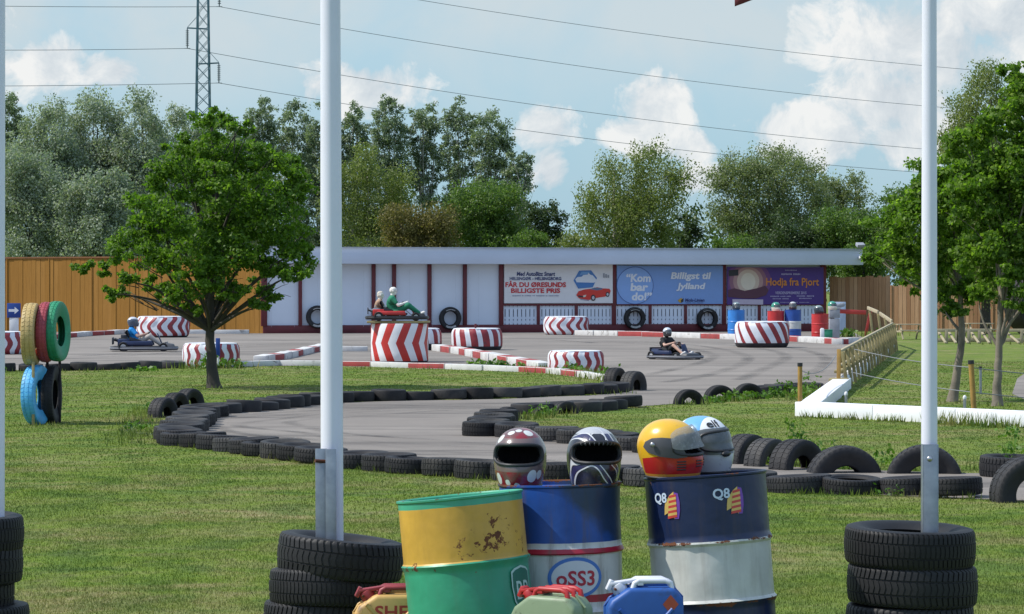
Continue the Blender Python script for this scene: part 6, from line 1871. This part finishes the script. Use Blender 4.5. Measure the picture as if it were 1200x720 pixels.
def tree(name, label, cat, base, lobes_px, y, leaf, bark, trunk_r, size, density, seed, group=None, trunk_pts=None, droop=0.0, depth=1.0, spreadk=1.0, shell=.55, per=42, flat=.8, limbs=True, aspect=.55, flare=1.0, far_=False, lobek=1.0):
    """lobes_px: (px, py, half width px, half height px) of each foliage mass at distance y"""
    rg = random.Random(seed); rng = np.random.default_rng(seed)
    base = Vector(base); root = thing(name, label, cat, base, 0, group)
    k = y / FOC; lobes = []
    lobes_px = [(a, b, c * lobek, d * lobek) for a, b, c, d in lobes_px]
    cxm = sum(l[0] for l in lobes_px) / len(lobes_px)
    hw = max(abs(l[0] - cxm) + l[2] for l in lobes_px) * k
    for px, py, rx, ry in lobes_px:
        off = (px - cxm) * k
        dmax = math.sqrt(max(0.05, 1 - min(.95, abs(off) / hw) ** 2)) * hw * .55 * depth
        dy = rg.uniform(-dmax, dmax)
        c = P(px, py, y) - base; c.y = dy
        lobes.append(((c.x, c.y, c.z), (rx * k, min(rx, ry) * k * 1.0, ry * k)))
    # every mass also gets a twin at the opposite depth so the crown is round
    tw = []
    for c, r in lobes:
        tw.append(((c[0] * .92 + rg.uniform(-.1, .1) * r[0], -c[1] * .9, c[2] + rg.uniform(-.15, .1) * r[2]), tuple(q * .9 for q in r)))
    lobes = lobes + tw
    nper = [max(4, int(density * (r[0] * r[2]) / (size ** 2) / per)) for c, r in lobes]
    cc, sp = lobe_clumps(lobes, nper, rng, shell)
    keep = cc[:, 2] > size
    cc, sp = cc[keep], sp[keep] * spreadk
    v = leaf_cloud(cc, sp, per, size, flat, droop, rng, aspect)
    v = v[(np.repeat(v.reshape(-1, 4, 3)[:, :, 2].min(1), 4) > .05)]
    cr = obj('crown', np_mesh('crown', v, 4, leaf), parent=root)
    mb = MB()
    tp = trunk_pts or [Vector((0, 0, -.05)), Vector((rg.uniform(-.1, .1), 0, max(l[0][2] for l in lobes) * .35)), Vector((rg.uniform(-.2, .2), rg.uniform(-.2, .2), max(l[0][2] for l in lobes) * .9))]
    tp = [Vector(q) for q in tp]
    fine = []
    for i in range(len(tp) - 1):
        for s in range(6): fine.append(tp[i].lerp(tp[i + 1], s / 6))
    fine.append(tp[-1])
    nf = len(fine)
    rr = [trunk_r * (1 - .82 * i / (nf - 1)) + (trunk_r * .55 * flare * math.exp(-i * .9)) for i in range(nf)]
    fine = [p + Vector((rg.uniform(-1, 1), rg.uniform(-1, 1), 0)) * trunk_r * .12 for p in fine]
    mb.tube(fine, rr, 12)
    if limbs:
        for c, r in lobes:
            if rg.random() > (.35 if far_ else .42): continue
            c = Vector(c); f = min(.92, max(.28, (c.z * .62) / max(.1, tp[-1].z)))
            i = min(nf - 2, int(f * nf)); a = fine[i]
            limb(mb, a, c, rr[i] * .55, trunk_r * .07, rg)
            for _ in range(1 if far_ else 2):
                d = Vector((rg.uniform(-1, 1) * r[0], rg.uniform(-1, 1) * r[1], rg.uniform(-.6, .9) * r[2])) * .9
                limb(mb, a.lerp(c, rg.uniform(.55, .95)), c + d, trunk_r * .10, trunk_r * .03, rg, .1, 4)
    mb.build('trunk', bark, root, 0, 60)
    return root

L_ALD = leaf_mat('alder_leaves', (.045, .105, .010), (.100, .195, .018), (.18, .29, .040), .52, .55)
L_ALD2 = leaf_mat('alder_leaves_sunny', (.055, .120, .012), (.125, .225, .024), (.21, .32, .050), .55, .55)
L_WIL = leaf_mat('willow_leaves', (.16, .205, .165), (.26, .31, .255), (.38, .42, .36), .35, .6)
L_POP = leaf_mat('poplar_leaves', (.11, .155, .105), (.185, .24, .165), (.28, .33, .24), .35, .55)
L_BIR = leaf_mat('birch_leaves', (.09, .125, .034), (.16, .20, .058), (.24, .275, .10), .4, .55)
L_BRO = leaf_mat('brown_bush_leaves', (.085, .078, .022), (.15, .13, .036), (.22, .185, .06), .3, .6)
L_GRN = leaf_mat('green_bush_leaves', (.045, .10, .018), (.095, .165, .032), (.16, .235, .06), .4, .5)
L_LIT = leaf_mat('light_bush_leaves', (.05, .10, .015), (.09, .16, .025), (.15, .22, .045), .4, .5)
L_DRK = leaf_mat('dark_tree_leaves', (.025, .050, .018), (.05, .085, .03), (.085, .125, .045), .3, .5)
L_OLV = leaf_mat('grey_willow_leaves', (.105, .14, .066), (.18, .22, .11), (.27, .30, .165), .4, .55)

# the lone tree on the lawn
bt = G(251, 455); YT = bt.y
lob = [(246, 138, 22, 15), (246, 150, 30, 24), (238, 178, 48, 28), (285, 185, 45, 32), (196, 205, 44, 28), (325, 190, 36, 30), (250, 220, 60, 40), (345, 218, 30, 36), (162, 240, 40, 28), (305, 240, 55, 40), (200, 262, 55, 34), (340, 270, 35, 34),
       (142, 290, 40, 24), (108, 313, 22, 13), (185, 308, 48, 26), (250, 290, 55, 40), (312, 300, 45, 32), (350, 320, 22, 22), (132, 345, 22, 12), (318, 345, 26, 18), (205, 345, 26, 18), (268, 345, 30, 18), (160, 330, 26, 15), (285, 150, 18, 16), (208, 170, 22, 16), (232, 335, 34, 20), (283, 338, 28, 18), (200, 340, 26, 16), (252, 318, 40, 24), (225, 362, 18, 10), (300, 360, 16, 10), (352, 296, 24, 22), (180, 265, 40, 26), (270, 262, 60, 36)]
tp = [Vector((0, 0, -.05)), P(246, 400, YT) - bt, P(247, 330, YT) - bt, P(255, 240, YT) - bt, P(248, 150, YT) - bt]
tree('alder_tree', 'lone leafy green tree with a bare dark trunk on the near lawn', 'tree', bt, lob, YT, L_ALD, M['bark_dark'], .105, .066, 26, 21, None, tp, depth=1.2, spreadk=1.0, shell=.5, per=95, flat=.5, aspect=.75, lobek=.88)

# trees on the right lawn
bt = G(1116, 471); YT = bt.y
lob = [(1062, 235, 30, 26), (1050, 262, 34, 28), (1092, 205, 36, 30), (1085, 250, 45, 36), (1120, 240, 45, 40), (1040, 292, 28, 20), (1080, 300, 42, 28), (1125, 295, 42, 34), (1098, 338, 34, 18), (1130, 340, 34, 18), (1062, 318, 26, 16), (1138, 190, 34, 36), (1020, 300, 14, 12), (1110, 362, 26, 12)]
tp = [Vector((0, 0, -.05)), P(1127, 400, YT) - bt, P(1126, 350, YT) - bt, P(1120, 270, YT) - bt, P(1115, 210, YT) - bt]
tree('alder_tree', 'bright green tree with a leaning forked trunk right of the right flagpole', 'tree', bt, lob, YT, L_ALD2, M['bark_grey'], .070, .068, 31, 23, 'leafy trees on the right lawn', tp, depth=.9, spreadk=1.0, per=95, flat=.5, shell=.5, aspect=.75, lobek=.9)
bt = G(1168, 476); YT = bt.y
lob = [(1160, 150, 30, 30), (1185, 120, 34, 32), (1205, 160, 40, 40), (1165, 205, 42, 40), (1210, 230, 44, 44), (1175, 265, 44, 40), (1215, 300, 40, 34), (1170, 318, 38, 26), (1195, 345, 34, 20), (1235, 190, 40, 50), (1240, 270, 40, 50), (1195, 82, 24, 16), (1225, 110, 40, 36), (1150, 345, 22, 14), (1130, 165, 28, 28), (1140, 235, 40, 40), (1150, 290, 40, 34), (1185, 200, 40, 40)]
tp = [Vector((0, 0, -.05)), P(1170, 420, YT) - bt, P(1173, 350, YT) - bt, P(1185, 260, YT) - bt, P(1195, 120, YT) - bt]
tr = tree('alder_tree', 'tall bright green tree with the grey trunk nearest the right edge', 'tree', bt, lob, YT, L_ALD2, M['bark_grey'], .070, .068, 31, 29, 'leafy trees on the right lawn', tp, depth=.9, spreadk=1.0, per=95, flat=.5, shell=.5, aspect=.75, lobek=.9)

def auto_lobes(cx, top, hw, bot, kind, rg, skew=0.0):
    """foliage masses of a background tree outline (photo pixels)"""
    out = []; cx0 = cx
    H_ = bot - top
    r0 = min(hw * .46, 24)
    n = max(4, int(H_ / (r0 * 1.15)))
    for i in range(n):
        f = (i + .35) / n
        if kind == 'poplar': pw = min(1, (f * 4.5 + .05) ** .55) * (1 if f < .6 else .9)
        elif kind == 'birch': pw = min(1, (f * 2.4 + .05) ** .6)
        elif kind == 'round': pw = math.sin(min(.86, f * 1.0 + .16) * PI) ** .5
        else: pw = min(1, (f * 3.0 + .05) ** .5)
        w = max(r0, hw * pw * rg.uniform(.82, 1.08))
        m = max(1, int(round(2 * w / (r0 * 1.5)))); cx = cx0 + skew * max(0, .75 - f)
        if i % 2 == 0 and w > r0 * 1.15: out.append((cx, top + r0 * .6 + f * (H_ - r0), w * .72, r0 * 1.25))
        for j in range(m):
            x = cx + (rg.uniform(-.15, .15) * r0 if m == 1 else (-1 + 2 * j / (m - 1)) * (w - r0 * .7)) + rg.uniform(-.2, .2) * r0
            if kind == 'poplar' and f > .55 and rg.random() < .18: continue
            if rg.random() < .06: continue
            out.append((x, top + r0 * .2 + f * (H_ - r0) + rg.uniform(-.35, .35) * r0, r0 * rg.uniform(.75, 1.2), r0 * rg.uniform(.75, 1.15)))
    return out

far = [
 # name, label, centre px, top px, half width px, bottom px, distance, kind, leaves, bark, leaf size, density, droop
 ('poplar_tree', 'dark tree at the left edge behind the cut-off flagpole', 12, 110, 26, 330, 150, 'poplar', L_POP, 'bark_dark', .20, 3.2, .0),
 ('willow_tree', 'tall silvery willow second from the left edge', 58, 119, 50, 340, 135, 'oval', L_WIL, 'bark_dark', .19, 3.4, .3),
 ('willow_tree', 'tall silvery willow with the round top above the orange fence', 112, 108, 52, 340, 137, 'oval', L_WIL, 'bark_dark', .19, 3.4, .3),
 ('willow_tree', 'silvery willow just left of the lone tree crown', 165, 113, 50, 340, 136, 'oval', L_WIL, 'bark_dark', .19, 3.4, .3),
 ('willow_tree', 'lower bushy willow bulging in front of the taller ones at left', 36, 178, 48, 345, 126, 'round', L_WIL, 'bark_dark', .18, 3.4, .2),
 ('willow_tree', 'lower bushy willow in front, under the round-topped tall one', 112, 200, 46, 345, 125, 'round', L_WIL, 'bark_dark', .18, 3.2, .2),
 ('willow_tree', 'grey-green willow directly behind the lone tree crown, left half', 212, 122, 46, 340, 140, 'oval', L_WIL, 'bark_dark', .19, 3.2, .3),
 ('poplar_tree', 'grey-green tree behind the pylon foot', 262, 135, 36, 340, 150, 'oval', L_POP, 'bark_dark', .20, 3.2, .0),
 ('poplar_tree', 'poplar top showing above the lone tree on its right side', 305, 114, 24, 330, 152, 'poplar', L_POP, 'bark_pale', .20, 2.5, .0),
 ('poplar_tree', 'poplar immediately left of the left flagpole', 345, 118, 27, 330, 154, 'poplar', L_POP, 'bark_pale', .20, 2.5, .0),
 ('poplar_tree', 'poplar half hidden behind the left flagpole', 378, 120, 22, 330, 152, 'poplar', L_POP, 'bark_pale', .20, 2.5, .0),
 ('poplar_tree', 'first poplar to the right of the left flagpole, lowest top', 415, 119, 22, 300, 152, 'poplar', L_POP, 'bark_pale', .20, 2.5, .0),
 ('poplar_tree', 'poplar rising over the olive birch, highest of its row', 455, 109, 24, 300, 150, 'poplar', L_POP, 'bark_pale', .20, 2.5, .0),
 ('poplar_tree', 'slim poplar in the middle of the poplar row', 496, 111, 22, 290, 151, 'poplar', L_POP, 'bark_pale', .20, 2.3, .0),
 ('poplar_tree', 'poplar fourth from the flagpole, open lower branches', 537, 115, 23, 285, 150, 'poplar', L_POP, 'bark_pale', .20, 2.2, .0),
 ('poplar_tree', 'broad poplar at the right of the row with a spreading right side', 577, 126, 26, 285, 149, 'poplar', L_POP, 'bark_pale', .20, 2.3, .0),
 ('poplar_tree', 'short poplar ending the row on the right', 606, 166, 20, 285, 148, 'poplar', L_POP, 'bark_pale', .20, 2.2, .0),
 ('birch_tree', 'olive-green birch with a pale trunk right of the left flagpole', 432, 165, 62, 330, 128, 'birch', L_BIR, 'bark_pale', .16, 2.4, .7),
 ('hawthorn_bush', 'brownish spreading bush above the roof, left of the green one', 490, 243, 46, 340, 120, 'round', L_BRO, 'bark_dark', .15, 3.2, .0),
 ('round_tree', 'mid green round tree above the roof beside the brownish bush', 572, 222, 50, 340, 122, 'round', L_GRN, 'bark_dark', .16, 3.4, .0),
 ('round_tree', 'dark small tree in the dip left of the big birch', 637, 240, 26, 340, 130, 'round', L_DRK, 'bark_dark', .17, 3.2, .0),
 ('round_tree', 'light green shrub low above the roof left of the big birch', 620, 272, 30, 345, 118, 'round', L_LIT, 'bark_dark', .15, 3.0, .0),
 ('birch_tree', 'big weeping birch standing alone above the middle of the roof', 722, 162, 68, 345, 125, 'birch', L_BIR, 'bark_pale', .16, 2.5, .9),
 ('round_tree', 'small dark tree in the gap right of the big birch', 805, 252, 20, 345, 135, 'round', L_DRK, 'bark_dark', .17, 3.0, .0),
 ('willow_tree', 'wide grey-green willow above the purple banner', 900, 177, 78, 345, 130, 'round', L_OLV, 'bark_dark', .16, 2.2, .2),
 ('round_tree', 'loose grey-green tree right of the wide willow', 985, 205, 36, 340, 132, 'round', L_OLV, 'bark_dark', .16, 2.0, .2),
 ('round_tree', 'dark dense tree behind the brown fence end', 1000, 248, 52, 350, 122, 'round', L_GRN, 'bark_dark', .16, 3.2, .0),
 ('round_tree', 'dark green tree beneath the wide willow', 935, 265, 50, 345, 122, 'round', L_DRK, 'bark_dark', .16, 3.0, .0),
 ('round_tree', 'bright green shrub peeping over the roof above the blue banner', 858, 284, 32, 345, 114, 'round', L_LIT, 'bark_dark', .14, 3.0, .0),
 ('round_tree', 'light green shrub at the right end of the roof', 1012, 288, 36, 360, 113, 'round', L_LIT, 'bark_dark', .14, 2.8, .0),
 ('round_tree', 'green tree behind the right flagpole', 1085, 215, 55, 360, 118, 'round', L_GRN, 'bark_dark', .16, 3.0, .0),
 ('birch_tree', 'tall dark birch above the trees at the right edge', 1155, 76, 60, 340, 100, 'birch', L_BIR, 'bark_dark', .13, 3.4, .8),
 ('round_tree', 'dense green tree behind the grey trunk at the right edge', 1180, 185, 75, 370, 108, 'round', L_GRN, 'bark_dark', .15, 3.0, .0),
]
for q, (nm, lab, cx, top, hw, bot, y, kind, lf, bk, sz, den, dr) in enumerate(far):
    rg = random.Random(100 + q)
    y *= KD; g = P(cx, 340, y); b0 = Vector((g.x, y, 0))
    cat = 'bush' if 'bush' in nm or 'shrub' in lab else 'tree'
    if 'shrub' in lab: nm = 'shrub'
    tree(nm, lab, cat, b0, auto_lobes(cx, top, hw, bot, kind, rg, 58 if 'big weeping' in lab else 0), y, lf, M[bk], .13 if hw < 30 else .18, sz * .72, den * (6.5 if lf is L_WIL else 6.5 if lf is L_POP else 6.0), 200 + q, 'trees beyond the building and fences', droop=dr, per=30, shell=.6, depth=.9, spreadk=1.0, aspect=.6, far_=True)
# far-off wood closing the view low behind the fences
rng = np.random.default_rng(77); cc = []; sp = []
for k in range(900):
    px = rng.uniform(-250, 1450); y = rng.uniform(158, 175) * KD
    top = 262 + 14 * math.sin(px * .021) + 10 * math.sin(px * .057 + 1)
    py = rng.uniform(top, 345); c = P(px, py, y)
    cc.append((c.x, c.y, max(.8, c.z))); sp.append(rng.uniform(.7, 1.3))
tag(obj('woods', np_mesh('woods', leaf_cloud(np.array(cc), np.array(sp), 60, .30, .9, 0, rng, .6), 4, L_DRK)), 'dark far-off wood closing the view behind the trees', 'wood', kind='stuff')

# ------------------------------------------------------------------ weeds and long grass along edges
wv = []; wl = []
def tufts(px_pts, n_per_m, h0, h1, width=.25, shift=(0, 0), leafy=.3):
    pts = resample([G(*p) for p in px_pts], .12)
    for p in pts:
        n = int(n_per_m * .12 * RNG.uniform(.2, 1.9) * (1 if RNG.uniform() < .7 else .15))
        if n < 1: continue
        x = p.x + shift[0] + RNG.normal(0, width, n); y = p.y + shift[1] + RNG.normal(0, width * .7, n)
        wv.append(blades(x, y, h0, h1, max(.004, p.y * .00022), .6))
        if RNG.uniform() < leafy * .35:
            m_ = int(RNG.integers(6, 20)); hh = RNG.uniform(h0, h1 * 1.1)
            c = np.column_stack([p.x + shift[0] + RNG.normal(0, .10, m_), p.y + shift[1] + RNG.normal(0, .10, m_), RNG.uniform(.03, hh, m_)])
            wl.append(leaf_cloud(c, np.full(m_, .05), 5, max(.045, p.y * .0016)))
tufts(ROW_A, 110, .03, .09, .05, (0, -.05), .06)
tufts([(176, 522), (184, 510), (190, 500), (188, 488), (205, 480), (228, 476)], 70, .04, .11, .15, (-.3, 0), .1)
tufts([(640, 435), (690, 441), (716, 446)], 120, .08, .22, .25, (0, -.4), .6); tufts([(560, 432), (640, 435)], 60, .06, .18, .3, (0, -.3), .4)
tufts([(215, 432), (290, 431)], 120, .08, .26, .3, (0, -.4), .6); tufts([(-60, 437), (205, 434)], 30, .04, .12, .2, (0, -.5), .1)
tufts([(300, 431), (560, 433)], 25, .04, .10, .2, (0, -.4), .05)
tufts([(612, 492), (640, 487), (668, 485)], 90, .05, .15, .12, (.1, -.12), .4)
tufts([(800, 475), (900, 466), (960, 462)], 70, .04, .14, .12, (0, -.10), .25)
tufts([(905, 463), (960, 461)], 60, .06, .22, .15, (0, .3), .6)
tufts([(880, 543), (940, 550), (1040, 553), (1130, 553), (1200, 555)], 120, .05, .17, .10, (.1, .22), .7)
tufts([(945, 489.5), (1200, 502)], 120, .04, .13, .05, (0, -.03), .03); tufts([(1095, 496), (1190, 502.5)], 170, .08, .22, .12, (0, -.08), .1)
tufts([(700, 463), (735, 461)], 60, .05, .14, .2, (0, -.2), .2)
tufts([(960, 470), (985, 462)], 40, .06, .18, .15, (-.4, 0), .4)
tufts([(1090, 404), (1200, 404)], 25, .05, .16, .3, (0, 0), .05); tufts([(975, 396), (1045, 394)], 25, .08, .3, .4, (0, .5), .2)
tufts([(38, 500), (75, 500)], 120, .03, .09, .15, (0, 0), .05); tufts([(242, 456), (262, 456)], 110, .03, .11, .15, (0, 0), .05)
tufts([(1105, 473), (1180, 477)], 50, .03, .10, .2, (0, 0), .05)
for px, y_ in ((330, 15.1), (465, 15.1), (990, 14.6), (1140, 14.8), (0, 15.3)):
    p = P(px, 700, y_); n = 160; wv.append(blades(p.x + RNG.normal(0, .12, n), y_ + RNG.normal(0, .2, n), .04, .12, .003, .6))
# a few tall weed stems beside the right-hand tyres
for px, py, hh in ((933, 542, .42), (1192, 548, .40), (958, 545, .22), (1040, 549, .18), (948, 468, .38), (1196, 560, .3), (1022, 470, .0)):
    if hh == 0: continue
    p = G(px, py); m_ = int(hh * 60); z = RNG.uniform(.04, hh, m_)
    c = np.column_stack([p.x + RNG.normal(0, .07, m_), p.y + .3 + RNG.normal(0, .07, m_), z]); wl.append(leaf_cloud(c, np.full(m_, .04), 6, .055))
L_WEED = M['weeds']
tag(obj('weeds', np_mesh('weeds', np.concatenate(wv), 3, M['blades'])), 'long grass left unmown along tyres, kerbs and walls', 'grass', kind='stuff')
tag(obj('leafy_weeds', np_mesh('leafy_weeds', np.concatenate(wl), 4, L_WEED)), 'leafy green weeds growing between tyres and kerbs', 'weeds', kind='stuff')
